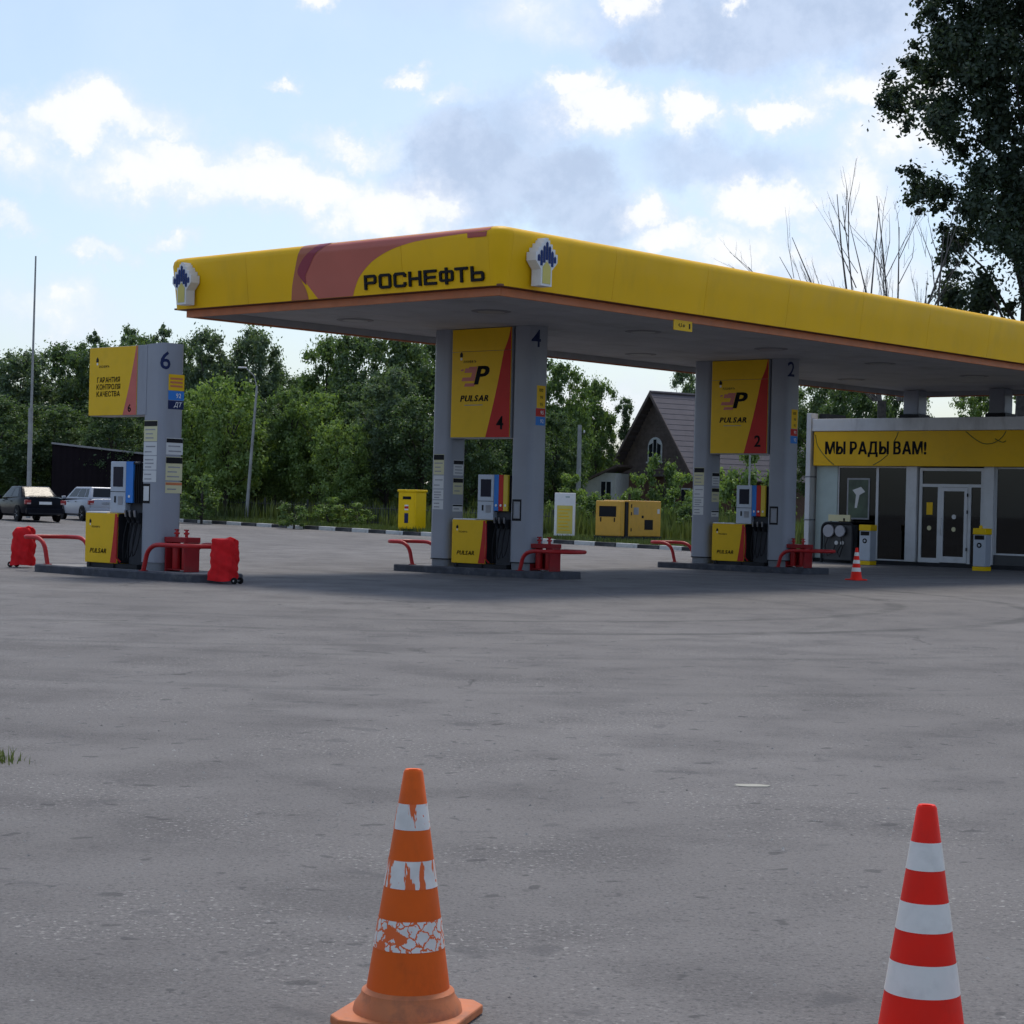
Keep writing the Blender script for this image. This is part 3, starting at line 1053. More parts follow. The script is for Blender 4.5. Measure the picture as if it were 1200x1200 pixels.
def sign_wedge(parent, x0, x1, z0, z1, y, fb, ft, mat, name='red_wedge'):
    """slanting red field on the right of a yellow board"""
    w = x1 - x0
    mb = MB()
    vs, fs = [], []
    n = 12
    for i in range(n + 1):
        t = i / n
        e = fb + (ft - fb) * (t ** 1.0) + .015 * math.sin(t * math.pi * 1.0)
        vs += [(x0 + w * min(e, .998), y, z0 + (z1 - z0) * t), (x1 - .002, y, z0 + (z1 - z0) * t)]
    for i in range(n):
        fs.append((2 * i, 2 * i + 1, 2 * i + 3, 2 * i + 2))
    mb.add(vs, fs)
    return mb.build(name, mat, parent)


def portal(num, y0, label):
    o = thing('pump_portal', label, 'pump portal', W(-7.60, y0), ANG, 'pump portals')
    zt = 5.367
    cols = []
    for (cx, nm) in ((0.0, 'l'), (2.37, 'r')):
        c = MB().prism(col_outline(cx, 0), .30, zt, 'z').build('column', GREYCLAD, o, smooth=True)
        MB().prism(col_outline(cx + .025, .025, CW - .05, CD - .05, CR - .02), .148, .30, 'z').build('column_plinth', PLINTH, c, smooth=True)
        MB().prism(col_outline(cx - .004, -.004, CW + .008, CD + .008, CR), .296, .318, 'z').build('column_band', BLACKP, c, smooth=True)
        cols.append(c)
    # sign board between the columns
    s = MB().box(.575, 2.365, .01, .50, 2.97, 5.36).build('sign_board', GREYCLAD, o)
    x0, x1, z0, z1 = .60, 2.34, 2.99, 4.86
    f = box('yellow_face', YELP, s, x0, x1, -.012, .009, z0, z1, .004)
    f2 = box('yellow_face', YELP, s, x0, x1, -.012, .009, 4.868, 5.355, .004)
    sign_wedge(f, x0, x1, z0, z1, -.0145, .60, .88, REDSIGN)
    sign_wedge(f2, x0, x1, 4.868, 5.355, -.0145, .885, .985, REDSIGN)
    fn = lambda cx, cz: (lambda a, b: (cx + a, -.016, cz + b))
    text_on('lettering', 'P', .56, INK, f, fn(1.50, 4.34), .035, .28, sx=1.35)
    # speed streaks left of the P
    for (a, b, c, d) in ((.98, 1.33, 4.40, 4.50), (.90, 1.28, 4.22, 4.30), (.98, 1.28, 4.10, 4.17), (1.10, 1.34, 4.49, 4.53), (.86, .94, 4.44, 4.48), (1.18, 1.30, 4.30, 4.40)):
        mb = MB()
        mb.add([(a, -.0155, c), (b, -.0155, c), (b + .03, -.0155, d), (a + .03, -.0155, d)], [(0, 1, 2, 3)])
        mb.build('speed_streak', SALMON, f)
    text_on('lettering', 'PULSAR', .185, INK, f, fn(1.29, 3.84), .045, .28, sx=1.15)
    patch('print_line', GREYPRINT, f, front_per(0), 1.0, 1.55, 3.685, 3.70, .016, 2)
    text_on('lettering', num, .40, INK, f, fn(2.06, 3.30), .03)
    brand_mark(f, fn(.88, 4.72), 1.3)
    # number and fuel stickers on the near column
    per = wrapper(2.37, 0)
    c = cols[1]
    text_on('lettering', num, .52, NAVY, c, lambda a, b: per(.10 + a, 5.10 + b, .004), .012, cuts=10)
    y1 = 4.08
    st = patch('fuel_sticker', YELP, c, per, .14, .42, 3.62, 4.10)
    text_on('lettering', '100', .10, INK, st, lambda a, b: per(.28 + a, 4.00 + b, .006), .01, cuts=4)
    text_on('lettering', '98', .09, INK, st, lambda a, b: per(.29 + a, 3.85 + b, .006), .01, cuts=4)
    text_on('lettering', '95', .09, INK, st, lambda a, b: per(.29 + a, 3.70 + b, .006), .01, cuts=4)
    st = patch('fuel_sticker', REDSIGN, c, per, .12, .42, 3.44, 3.61)
    text_on('lettering', '95', .11, WHITE, st, lambda a, b: per(.32 + a, 3.525 + b, .006), .01, cuts=4)
    st = patch('fuel_sticker', BLUE, c, per, .12, .42, 3.25, 3.43)
    text_on('lettering', '92', .11, WHITE, st, lambda a, b: per(.32 + a, 3.34 + b, .006), .01, cuts=4)
    # framed certificate on the front of the near column
    fr = patch('certificate_frame', INK, c, front_per(0), 2.37 + .10, 2.37 + .36, 1.20, 1.66)
    patch('certificate', GREYPRINT, fr, front_per(0), 2.37 + .14, 2.37 + .32, 1.25, 1.61, .005)
    patch('certificate_oval', GREYCLAD, fr, front_per(0), 2.37 + .17, 2.37 + .29, 1.30, 1.56, .007)
    # notices on the far column: front and inner side
    c = cols[0]
    fp = front_per(0)
    notice(c, fp, .10, .42, 2.17, 2.62, PAPERY, INK, 3, 1)
    notice(c, fp, .10, .42, 1.86, 2.15, PAPER, None, 2, 2)
    notice(c, fp, .10, .42, 1.62, 1.84, PAPER, None, 3, 3)
    notice(c, fp, .10, .42, 1.40, 1.60, PAPER, None, 2, 4)
    ep = end_per(CW)
    notice(c, ep, .14, .46, 2.16, 2.50, PAPER, INK, 3, 5)
    notice(c, ep, .14, .46, 1.74, 2.10, PAPERY, INK, 2, 6)
    notice(c, ep, .14, .46, 1.36, 1.52, PAPER, INK, 1, 7)
    # lower grey infill beside the far column
    return o


portal('4', 6.20, 'grey twin column pump portal marked 4 with yellow and red board, middle of the picture')
portal('2', 6.20 + DY, 'grey twin column pump portal marked 2 with yellow and red board, beside the shop')


def pillar6():
    o = thing('pump_pillar', 'single grey pump pillar marked 6 with cantilevered yellow sign, outside the canopy', 'pump pillar', W(-8.57, -2.30), ANG)
    cx = 1.66
    # column top rises a little to the right
    c = MB().prism(col_outline(cx, 0), .30, 4.39, 'z').build('column', GREYCLAD, o, smooth=True)
    for v in c.data.vertices:
        if v.co.z > 4:
            v.co.z = 4.37 + .05 * (v.co.x - cx)
    MB().prism(col_outline(cx + .025, .025, CW - .05, CD - .05, CR - .02), .148, .30, 'z').build('column_plinth', PLINTH, c, smooth=True)
    s = MB().box(0, cx + .13, .012, .50, 3.05, 4.368).build('sign_board', GREYCLAD, o, .006)
    x0, x1, z0, z1 = .006, 1.50, 3.06, 4.36
    f = box('yellow_face', YELP, s, x0, x1, -.012, .0115, z0, z1, .004)
    box('grey_face', GREYCLAD, s, x1 + .004, cx + .125, -.006, .0115, z0, z1)
    sign_wedge(f, x0, x1, z0, z1, -.0145, .72, .975, pm('pink_red_sign', (.52, .10, .075), .42))
    fn = lambda a0, b0: (lambda a, b: (a0 + a, -.016, b0 + b))
    for i, t in enumerate(('ГАРАНТИЯ', 'КОНТРОЛЯ', 'КАЧЕСТВА')):
        text_on('lettering', t, .135, INK, f, fn(.62, 3.74 - i * .135), .022)
    text_on('lettering', '6', .20, INK, f, fn(1.29, 3.19), .03)
    brand_mark(f, fn(.26, 4.06), 1.1)
    per = wrapper(cx, 0)
    text_on('lettering', '6', .46, NAVY, c, lambda a, b: per(.06 + a, 4.07 + b, .004), .014, cuts=10)
    st = patch('fuel_sticker', YELP, c, per, .13, .50, 3.52, 3.82)
    for k in range(3):
        patch('print_line', ORANGE, st, per, .17, .46, 3.58 + k * .07, 3.62 + k * .07, .006)
    st = patch('fuel_sticker', BLUE, c, per, .13, .50, 3.34, 3.51)
    text_on('lettering', '92', .12, WHITE, st, lambda a, b: per(.37 + a, 3.425 + b, .006), .01, cuts=4)
    st = patch('fuel_sticker', NAVY, c, per, .13, .50, 3.17, 3.33)
    text_on('lettering', 'ДТ', .12, WHITE, st, lambda a, b: per(.36 + a, 3.25 + b, .006), .01, .3, cuts=4)
    # notices on the front face
    notice(c, per, -.46, -.07, 2.56, 2.95, PAPERY, INK, 3, 1)
    notice(c, per, -.46, -.07, 2.30, 2.545, PAPER, None, 2, 2)
    notice(c, per, -.46, -.07, 2.03, 2.285, PAPER, None, 3, 3)
    notice(c, per, -.46, -.07, 1.80, 2.015, PAPER, None, 2, 4)
    # notices round the end
    notice(c, per, .11, .50, 2.32, 2.63, PAPER, INK, 2, 5)
    notice(c, per, .11, .50, 1.84, 2.28, PAPERY, INK, 3, 6)
    notice(c, per, .11, .50, 1.60, 1.81, PAPERY, ORANGE, 1, 7)
    fr = patch('certificate_frame', INK, c, per, -.46, -.24, 1.40, 1.77)
    patch('certificate', PAPER, fr, per, -.43, -.27, 1.45, 1.72, .005)
    return o


pillar6()


# ------------------------------------------------------------------ dispensers
def dispenser(x, y, stripes, label):
    o = thing('fuel_dispenser', label, 'fuel pump', W(x, y), ANG, 'fuel dispensers')
    box('base_plinth', BLACKP, o, .06, 1.60, -.02, .50, .148, .24)
    cb = MB().box(0, 1.0, -.045, .48, .24, 1.19).build('lower_cabinet', YELP, o, .012)
    sign_wedge(cb, 0.0, 1.0, .25, 1.18, -.0475, .80, .93, REDSIGN, 'red_wedge')
    box('cabinet_top', WHITE, cb, .02, .66, -.04, .46, 1.191, 1.215, .004)
    MB().box(1.001, 1.02, -.02, .46, .25, 1.18).build('side_panel', BLACKP, cb)
    fn = lambda a0, b0: (lambda a, b: (a0 + a, -.0495, b0 + b))
    text_on('lettering', 'PULSAR', .125, INK, cb, fn(.42, .47), .03, .28, sx=1.1)
    brand_mark(cb, fn(.16, .98), .9)
    for k in (.12, .88):
        box('foot', BLACKP, cb, k - .04, k + .04, -.052, -.03, .149, .238)
    hd = MB().box(.70, 1.17, .0, .46, 1.20, 2.18).build('head', DISPG, o, .012)
    box('screen', SCREEN, hd, .79, 1.09, -.008, .004, 1.70, 2.08, .004)
    box('head_seam', BLACKP, hd, .705, 1.165, -.004, .003, 1.60, 1.612)
    box('card_slot', BLACKP, hd, .84, .88, -.012, .003, 1.40, 1.52)
    box('keypad', GREYPRINT, hd, .95, 1.09, -.010, .003, 1.36, 1.52, .004)
    # hose column
    bay = box('nozzle_bay', pm('bay_grey', (.055, .057, .065), .6, spec=.15), o, 1.175, 1.60, .12, .46, .24, 1.38)
    box('upper_back', BLACKP, o, 1.175, 1.60, .055, .44, 1.385, 2.16)
    n = len(stripes)
    sw = (.405 if n > 1 else .22) / n
    for i, m in enumerate(stripes):
        p = box('grade_panel', m, o, 1.18 + i * sw, 1.18 + (i + 1) * sw - .006, .0, .05, 1.40, 2.18, .004)
        MB().lathe([(.028, 0), (.028, .006)], (0, 0, 0), 12).build('grade_badge', WHITE, p).matrix_local = Matrix.Translation((1.18 + (i + .5) * sw, -.001, 1.52)) @ Matrix.Rotation(R(90), 4, 'X')
    if n == 1:
        for k in range(3):
            hx = 1.43 + k * .06
            MB().tube([(hx, .03, 1.40), (hx, .02, 1.8), (hx, .04, 2.16)], .016, 6).build('hose_riser', RUBBER, o, smooth=True)
        MB().box(1.405, 1.60, .0, .054, 2.13, 2.17).build('hose_arm', BLACKP, o)
    for k in range(3):
        cx = 1.25 + k * .14
        nz = MB()
        nz.box(cx - .035, cx + .035, .02, .12, 1.02, 1.22)
        nz.tube([(cx, .06, 1.05), (cx + .01, -.02, 1.14), (cx + .03, -.05, 1.26)], [.035, .032, .022], 8)
        nzo = nz.build('nozzle', BLACKP, o, .004)
        MB().tube([(cx + .012, -.048, 1.14), (cx + .02, -.065, 1.20), (cx + .03, -.078, 1.26)], .022, 6).build('nozzle_grip', STEEL, nzo, smooth=True)
        # hose drops from the nozzle and loops back up
        dz = .30 + .05 * ((k * 7) % 3)
        MB().tube([(cx, .0, 1.04), (cx - .015, -.05, .80), (cx - .01, -.08, .52), (cx + .03, -.09, dz), (cx + .075, -.08, .36 + .04 * k),
                   (cx + .085, -.02, .62), (cx + .075, .06, .95), (cx + .07, .13, 1.22)], .012, 7).build('hose', RUBBER, o, smooth=True)
    MB().tube([(1.03, -.06, 1.12), (1.08, -.11, .9), (1.10, -.12, .6), (1.07, -.10, .36), (1.12, -.04, .27)], .018, 7).build('hose', REDP, o, smooth=True)
    return o


YST = pm('yellow_stripe', (.62, .44, .02), .42)
dispenser(-6.85, 6.20, [BLUE, REDSIGN, YST], 'three striped fuel dispenser standing inside the middle portal')
dispenser(-6.85, 6.20 + DY, [BLUE, REDSIGN, YST], 'three striped fuel dispenser inside the shaded portal nearest the shop')
dispenser(-8.53, -2.30, [BLUE], 'grey and yellow fuel dispenser with one blue stripe beside pillar 6')


# ------------------------------------------------------------------ guard rails
def bez(p0, p1, p2, n=8):
    return [tuple((1 - t) ** 2 * a + 2 * t * (1 - t) * b + t * t * c for a, b, c in zip(p0, p1, p2)) for t in [i / n for i in range(n + 1)]]


def guard(x, y0, y1, out, reach, h, label):
    """U-shaped tube guard at one end of an island: two legs lean outward, joined over the end"""
    o = thing('guard_rail', label, 'guard rail', W(x, (y0 + y1) / 2, .148), ANG, 'red tube guards on the islands')
    w = (y1 - y0) / 2
    d = out

    def leg(s):
        return [(0, s * w, 0), (d * .05, s * w, .16)] + bez((d * .07, s * w, .24), (d * .14, s * w, h), (d * .48, s * w, h), 7)
    r = .043
    for s in (-1, 1):
        MB().tube(leg(s), r, 10).build('leg', REDP, o, smooth=True)
        MB().lathe([(.085, -.003), (.085, .012), (.05, .014)], (0, s * w, 0), 14).build('foot_plate', REDB, o)
    arc = []
    for i in range(13):
        a = R(-90 + 180 * i / 12)
        arc.append((d * (.48 + max(0, reach - .48 - .3) + .30 * math.cos(a)), w * math.sin(a), h))
    MB().tube([(d * .48, -w, h)] + arc + [(d * .48, w, h)], r, 10).build('end_bow', REDP, o, smooth=True)
    return o


for (num, yy) in (('4', 5.90), ('2', 5.90 + DY)):
    guard(-4.72, yy + .12, yy + 1.04, 1, 1.22, .43, {'4': 'dark red tube guard at the right end of the middle island', '2': 'dark red tube guard between portal 2 and the shop corner'}[num])
    guard(-7.95, yy + .16, yy + 1.02, -1, .95, .50, {'4': 'red tube guard at the left end of the middle island, below the yellow cabinet', '2': 'red tube guard at the left foot of the portal nearest the shop'}[num])
guard(-6.42, -2.56, -1.44, 1, 1.55, .50, 'bright red tube guard at the right end of the island of pillar 6')
guard(-9.55, -2.48, -1.46, -1, 1.0, .52, 'red tube guard at the left end of the island of pillar 6')


def ext_cabinet(x, y, label, hgt=.60):
    o = thing('extinguisher_stand', label, 'extinguisher stand', W(x, y, .148), ANG, 'red extinguisher stands')
    # open fronted steel stand: two side plates, back, shelf, top rim
    for sx in (-.30, .26):
        MB().box(sx, sx + .04, -.17, .17, 0, hgt - .12).build('side_plate', REDB, o, .006)
    MB().box(-.258, .258, .13, .165, .03, hgt - .15).build('back_plate', REDB, o, .004)
    MB().box(-.31, .31, -.18, .18, hgt - .118, hgt - .02).build('top_frame', REDB, o, .01)
    MB().box(-.258, .258, -.15, .128, .03, .05).build('shelf', REDB, o)
    for k, ex in enumerate((-.14, .14)):
        e = MB().lathe([(.0, 0), (.075, 0), (.08, .02), (.08, .40), (.06, .47), (.025, .50)], (ex, -.02, .052), 14).build('extinguisher', REDP, o, smooth=True)
        v = MB().lathe([(.03, 0), (.03, .05), (.055, .055), (.055, .085), (.03, .09), (.02, .14), (.0, .15)], (ex, -.02, hgt - .02), 10).build('valve', REDP, e, smooth=True)
        MB().box(ex - .06, ex + .05, -.035, -.005, hgt + .10, hgt + .125).build('lever', REDB, e)
    return o


ext_cabinet(-4.42, 6.48, 'dark red stand with two extinguishers at the foot of the middle portal')
ext_cabinet(-4.42, 6.48 + DY, 'dark red stand with two extinguishers nearest the shop')
ext_cabinet(-6.02, -1.98, 'red stand with two extinguishers behind the guard of pillar 6', .66)


def covered_extinguisher(px, py, w, h, label, seed):
    p = spot(px, py)
    o = thing('covered_extinguisher', label, 'covered extinguisher', p, R(-20), 'extinguishers under red fabric covers')
    rr = random.Random(seed)
    nseg, nh = 28, 22
    mb = MB()
    vs, fs = [], []
    ph = [rr.uniform(0, 6.28) for _ in range(8)]
    for j in range(nh + 1):
        t = j / nh
        z = .05 + (h - .05) * t
        for k in range(nseg):
            a = 2 * math.pi * k / nseg
            n4 = (abs(math.cos(a)) ** 6 + abs(math.sin(a)) ** 6) ** (-1 / 6)
            sw = 1.0 if t < .93 else 1 - .10 * ((t - .93) / .07) ** 2
            if seed == 2 and t > .86:
                sw *= 1 - .22 * ((t - .86) / .14)
            fold = .022 * math.sin(a * 5 + ph[0] + 5 * t) + .016 * math.sin(a * 9 + ph[1] - 9 * t) + .016 * math.sin(13 * t + ph[2] + 2 * a) + .011 * math.sin(31 * t + ph[3] + 5 * a)
            r = (w / 2) * n4 * sw * (1 + .05 * (1 - t)) + fold * (1 - .4 * t)
            vs.append((r * math.cos(a), .72 * r * math.sin(a), z + .010 * math.sin(3 * a + ph[4]) * (1 if j in (0, nh) else .3)))
    for j in range(nh):
        for k in range(nseg):
            fs.append((j * nseg + k, j * nseg + (k + 1) % nseg, (j + 1) * nseg + (k + 1) % nseg, (j + 1) * nseg + k))
    vs.append((0, 0, h + .012))
    fs += [(nh * nseg + k, nh * nseg + (k + 1) % nseg, len(vs) - 1) for k in range(nseg)]
    mb.add(vs, fs)
    cv = mb.build('cover', REDCLOTH, o, smooth=True)
    MB().tube([(w * .05, 0, h - .005), (w * .25, 0, h + .015), (w * .48, .0, h - .01)], [.02, .03, .02], 8).build('cover_gather', REDCLOTH, cv, smooth=True)
    sgn = 1 if seed == 1 else -1
    for yy in (-.10, .13):
        wh = MB().lathe([(.0, -.025), (.052, -.025), (.06, -.012), (.06, .012), (.052, .025), (.0, .025)], (0, 0, 0), 18).build('wheel', TYRE, o, smooth=True)
        wh.matrix_local = Matrix.Translation((sgn * (w * .5 + .04), yy, .06)) @ Matrix.Rotation(R(90), 4, 'X')
    MB().tube([(sgn * (w * .5 + .04), -.13, .06), (sgn * (w * .5 + .04), .13, .06)], .015, 6).build('axle', STEEL, o)
    MB().box(-w * .3, w * .5, -.03, .03, .05, .075).build('trolley_bar', REDB, o)
    return o


covered_extinguisher(262, 684, .44, .80, 'wheeled extinguisher under a bright red wrinkled cover at the right end of island 6', 1)
covered_extinguisher(27, 665, .42, .82, 'wheeled extinguisher under a red cover at the far left end of island 6', 2)


# ------------------------------------------------------------------ traffic cones
def cone_mat(name, col, worn):
    """body plastic; worn white bands are separate sleeves"""
    return pm(name, col, .55, spec=.2, var=.06, vscale=5, dirt=.25 if worn else .16, dscale=7, dirtcol=(.05, .025, .015), stretch=(1, 1, .5))


def worn_white(name, body, mode):
    m = bpy.data.materials.new(name)
    m.use_nodes = True
    nt = m.node_tree
    p = nt.nodes['Principled BSDF']
    v = nd(nt, 'ShaderNodeTexCoord').outputs['Object']
    wht = mixc(nt, sstep(nt, noise(nt, v, 14, 5).outputs['Fac'], .3, .7), (.64, .60, .55), (.78, .74, .69))
    if mode == 'streak':
        n = noise(nt, vmth(nt, 'MULTIPLY', v, (1, 1, .16)), 30, 4, .6, .3).outputs['Fac']
        f = sstep(nt, n, .545, .565)
        n2 = noise(nt, v, 60, 4, .6).outputs['Fac']
        f = mth(nt, 'MAXIMUM', f, sstep(nt, n2, .66, .70))
    else:
        wv = vmth(nt, 'ADD', v, vmth(nt, 'MULTIPLY', noise(nt, v, 30, 3).outputs['Color'], (.05, .05, .05)))
        vo = nd(nt, 'ShaderNodeTexVoronoi', feature='DISTANCE_TO_EDGE', i_Vector=wv, i_Scale=30.0)
        vo2 = nd(nt, 'ShaderNodeTexVoronoi', i_Vector=wv, i_Scale=30.0)
        f = mth(nt, 'MAXIMUM', sstep(nt, vo.outputs['Distance'], .10, .05),
                sstep(nt, nd(nt, 'ShaderNodeSeparateColor', i_Color=vo2.outputs['Color']).outputs[0], .88, .90))
    nt.links.new(mixc(nt, f, wht, body), p.inputs['Base Color'])
    p.inputs['Roughness'].default_value = .45
    return m


def traffic_cone(p, rotz, label, col, collar, worn, base=.40):
    o = thing('traffic_cone', label, 'traffic cone', p, rotz, 'striped traffic cones')
    body = cone_mat('cone_body_' + ('old' if worn else 'new'), col, worn)
    H = .75
    r0, r1 = .135, .028
    rad = lambda z: r0 + (r1 - r0) * (z - .03) / (H - .03)
    pts = [(.165, .028), (.160, .05), (.142, .075), (rad(.085) + .012, .09), (rad(.10), .10)]
    if not worn:
        pts = [(.150, .028), (.145, .04), (rad(.06), .06), (rad(.10), .10)]
    MB().lathe(pts, (0, 0, 0), 40, caps=False).build('collar', collar, o, smooth=True)
    MB().lathe([(rad(.10), .10), (rad(.3), .3), (rad(.5), .5), (rad(H - .008), H - .008), (r1 - .004, H), (r1 - .012, H - .002), (r1 - .012, H - .06)], (0, 0, 0), 40, caps=False).build('cone_body', body, o, smooth=True)
    b = MB()
    c, k = base / 2, .045
    oc = [(c - k, -c), (c, -c + k), (c, c - k), (c - k, c), (-c + k, c), (-c, c - k), (-c, -c + k), (-c + k, -c)]
    b.prism(oc, .002, .030, 'z').build('base_plate', collar, o, .006)
    for i, (z0, z1) in enumerate(((.222, .310), (.403, .484), (.574, .650)) if worn else ((.20, .293), (.385, .468), (.562, .643))):
        m = (worn_white('worn_band_%d' % i, col, 'chip' if i == 0 else 'streak') if worn else pm('white_band', (.77, .73, .67), .45, spec=.3, var=.05, vscale=8, dirt=.22, dscale=9, dirtcol=(.3, .27, .24)))
        MB().lathe([(rad(z0) + .0012, z0), (rad(z1) + .0012, z1)], (0, 0, 0), 40, caps=False).build('white_band', m, o, smooth=True)
    return o


ORC = (.74, .115, .010)
RDC = (.84, .020, .008)
traffic_cone(spot(477, 1195), R(-18), 'old orange traffic cone with scratched white bands, front centre', ORC,
             pm('faded_orange', (.54, .16, .050), .6, var=.12, vscale=8, dirt=.45, dscale=9, dirtcol=(.06, .04, .03)), True, .38)
traffic_cone(spot(1079, 1241), R(14), 'clean red traffic cone with white bands, front right', RDC, pm('red_collar', RDC, .55, spec=.2), False).scale = (.965, .965, .965)
traffic_cone(spot(1003, 680), R(30), 'small far red traffic cone in front of the shop', RDC, pm('red_collar', RDC, .55, spec=.2), False)

# ------------------------------------------------------------------ shop
FY = 26.9
shop = thing('shop', 'station shop with white frames, glass front and yellow sign under the canopy', 'shop', W(0, FY), ANG)
SL, SR = -11.05, 5.0
SIGNY = pm('shop_sign_yellow', (.76, .44, .006), .45, spec=.25, var=.05, vscale=.8, dirt=.08)
MB().box(SL, SR, 0.0, 8.0, .0, .12).build('floor_slab', PLINTH, shop)
MB().box(SL, SL + .18, .05, 8.0, .12, 4.05).build('side_wall', OFFW, shop)
MB().box(SR - .18, SR, .05, 8.0, .12, 4.05).build('side_wall', OFFW, shop)
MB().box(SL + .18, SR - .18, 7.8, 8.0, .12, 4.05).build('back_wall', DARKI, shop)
MB().box(SL, SR, .03, 8.0, 4.055, 4.25).build('roof', LIPDARK, shop)
MB().box(SL + .14, SR, -.30, .02, 4.06, 4.44).build('parapet', OFFW, shop, .012)
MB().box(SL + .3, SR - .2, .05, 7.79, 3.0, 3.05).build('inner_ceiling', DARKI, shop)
sg = MB().box(SL + .20, SR, -.26, .02, 2.99, 4.05).build('sign_board', SIGNY, shop, .01)
text_on('lettering', 'МЫ РАДЫ ВАМ!', .52, INK, sg, lambda a, b: (-8.66 + a, -.2625, 3.50 + b), .045, sx=.84)
# thin looping line drawn along the sign
for pts in ([(-10.8, 3.95), (-10.7, 3.6), (-10.4, 3.25), (-10.1, 3.02)], [(-8.7, 3.02), (-8.45, 3.15), (-8.2, 3.33)], [(-8.0, 3.72), (-7.9, 3.9), (-7.86, 4.02)],
            [(-5.6, 4.02), (-5.3, 3.8), (-5.0, 3.66), (-4.7, 3.68), (-4.45, 3.82), (-4.3, 4.02)], [(-4.65, 3.80), (-4.42, 3.70), (-4.30, 3.74)]):
    MB().tube([(x, -.262, z) for x, z in smoothcurve(pts, 6)], .014, 4).build('sign_line', pm('olive_line', (.12, .12, .02), .5), sg)
# left corner post / downpipe casing
cp = MB().box(SL - .03, SL + .14, -.34, .04, .0, 4.62).build('corner_post', FRAMEW, shop, .01)
MB().box(SL - .045, SL + .155, -.355, .0, 2.62, 2.66).build('post_band', PLINTH, cp)
MB().box(SL - .045, SL + .155, -.355, .0, 1.28, 1.32).build('post_band', PLINTH, cp)
MB().box(SL + .142, SL + .42, .10, 1.2, 4.25, 4.62).build('roof_vent', BLACKP, shop)
# pilasters
for (a, b) in ((-7.62, -7.26), (-5.04, -4.72), (-1.2, -.85), (2.6, 2.95)):
    MB().box(a, b, -.14, .06, .12, 2.985).build('pilaster', FRAMEW, shop, .008)
MB().box(SL + .20, -10.08, -.06, .04, .12, 2.985).build('pale_panel', GREENW, shop, .004)
MB().box(SL + .15, SR, -.08, .05, .0, .118).build('threshold', BLACKP, shop)


def window(x0, x1, z0, z1, name='window', fw=.06):
    w = MB().box(x0, x0 + fw, -.03, .05, z0, z1)
    w.box(x1 - fw, x1, -.03, .05, z0, z1)
    w.box(x0 + fw, x1 - fw, -.028, .048, z0, z0 + fw)
    w.box(x0 + fw, x1 - fw, -.028, .048, z1 - fw, z1)
    o = w.build(name, FRAMEW, shop)
    MB().box(x0 + fw - .005, x1 - fw + .005, .0, .012, z0 + fw - .005, z1 - fw + .005).build('pane', GLASS, o)
    return o


DKF = pm('dark_frame', (.035, .037, .042), .45)
w1 = window(-10.075, -8.68, .125, 2.98, fw=.04)
window(-8.675, -7.625, .125, 2.98, fw=.04)
for (a, b) in ((-4.715, -3.2), (-3.195, -1.205), (-.845, .9), (.905, 2.595)):
    w = window(a, b, .42, 2.98, fw=.05)
    MB().box(a, b, -.06, .05, .125, .415).build('stall_riser', DKF, w)
# poster in the first window
ps = MB().box(-9.75, -8.95, -.02, -.006, 1.35, 2.62).build('poster_frame', GREYPRINT, shop)
box('poster', pm('poster_green', (.05, .075, .045), .5, var=.5, vscale=2.2), ps, -9.70, -9.0, -.026, -.0205, 1.40, 2.57)
MB().prism([(-9.55, 2.25), (-9.25, 2.35), (-9.1, 2.2), (-9.3, 2.1), (-9.38, 1.7), (-9.46, 1.7), (-9.42, 2.1)], -.030, -.0265, 'y').build('poster_figure', PAPER, ps)
# entrance
dr = thing('entrance_door', 'white framed glass door of the shop with yellow stickers', 'door', W(-7.2, FY - .05), ANG)
X0, X1 = 0.0, 2.13
fr = MB()
fr.box(X0, X0 + .09, -.02, .08, .12, 2.95)
fr.box(X1 - .09, X1, -.02, .08, .12, 2.95)
fr.box(X0 + .09, X1 - .09, -.018, .078, 2.38, 2.47)
fr.box(X0 + .09, X1 - .09, -.018, .078, 2.86, 2.95)
fr.box(X0 + .62, X0 + .72, -.016, .076, .12, 2.38)
fr.box(X0 + 1.62, X0 + 1.72, -.016, .076, .12, 2.38)
fr.box(X0 + .09, X0 + .62, -.014, .074, .12, .26)
fr.build('door_frame', FRAMEW, dr)
lf = MB()
lf.box(.725, .83, -.035, .04, .14, 2.37)
lf.box(1.51, 1.615, -.035, .04, .14, 2.37)
lf.box(.83, 1.51, -.034, .039, .14, .32)
lf.box(.83, 1.51, -.034, .039, 2.26, 2.37)
leaf = lf.build('door_leaf', FRAMEW, dr)
box('pane', GLASS, leaf, .825, 1.515, -.005, .006, .315, 2.265)
MB().tube([(.775, -.04, .95), (.775, -.09, .98), (.775, -.09, 1.42), (.775, -.04, 1.45)], .014, 8).build('handle', STEEL, leaf, smooth=True)
for z in (.5, 1.6, 2.1):
    box('hinge', BLACKP, leaf, 1.60, 1.64, -.05, -.036, z, z + .10)
box('pane', GLASS, dr, .085, .625, .02, .03, .255, 2.385)
box('pane', GLASS, dr, 1.715, X1 - .085, .02, .03, .125, 2.385)
box('pane', GLASS, dr, .085, X1 - .085, .02, .03, 2.465, 2.865)
box('sticker', YELP, dr, .24, .44, .012, .018, 1.55, 1.92)
for (cx, z, m) in ((.34, 1.15, PAPERY), (1.17, 1.13, PAPERY), (1.17, 1.5, PAPER)):
    q = MB().lathe([(.07, 0), (.07, .006)], (0, 0, 0), 16).build('sticker', m, dr)
    q.matrix_local = Matrix.Translation((cx, -.006 if cx > 1 else .019, z)) @ Matrix.Rotation(R(90), 4, 'X')
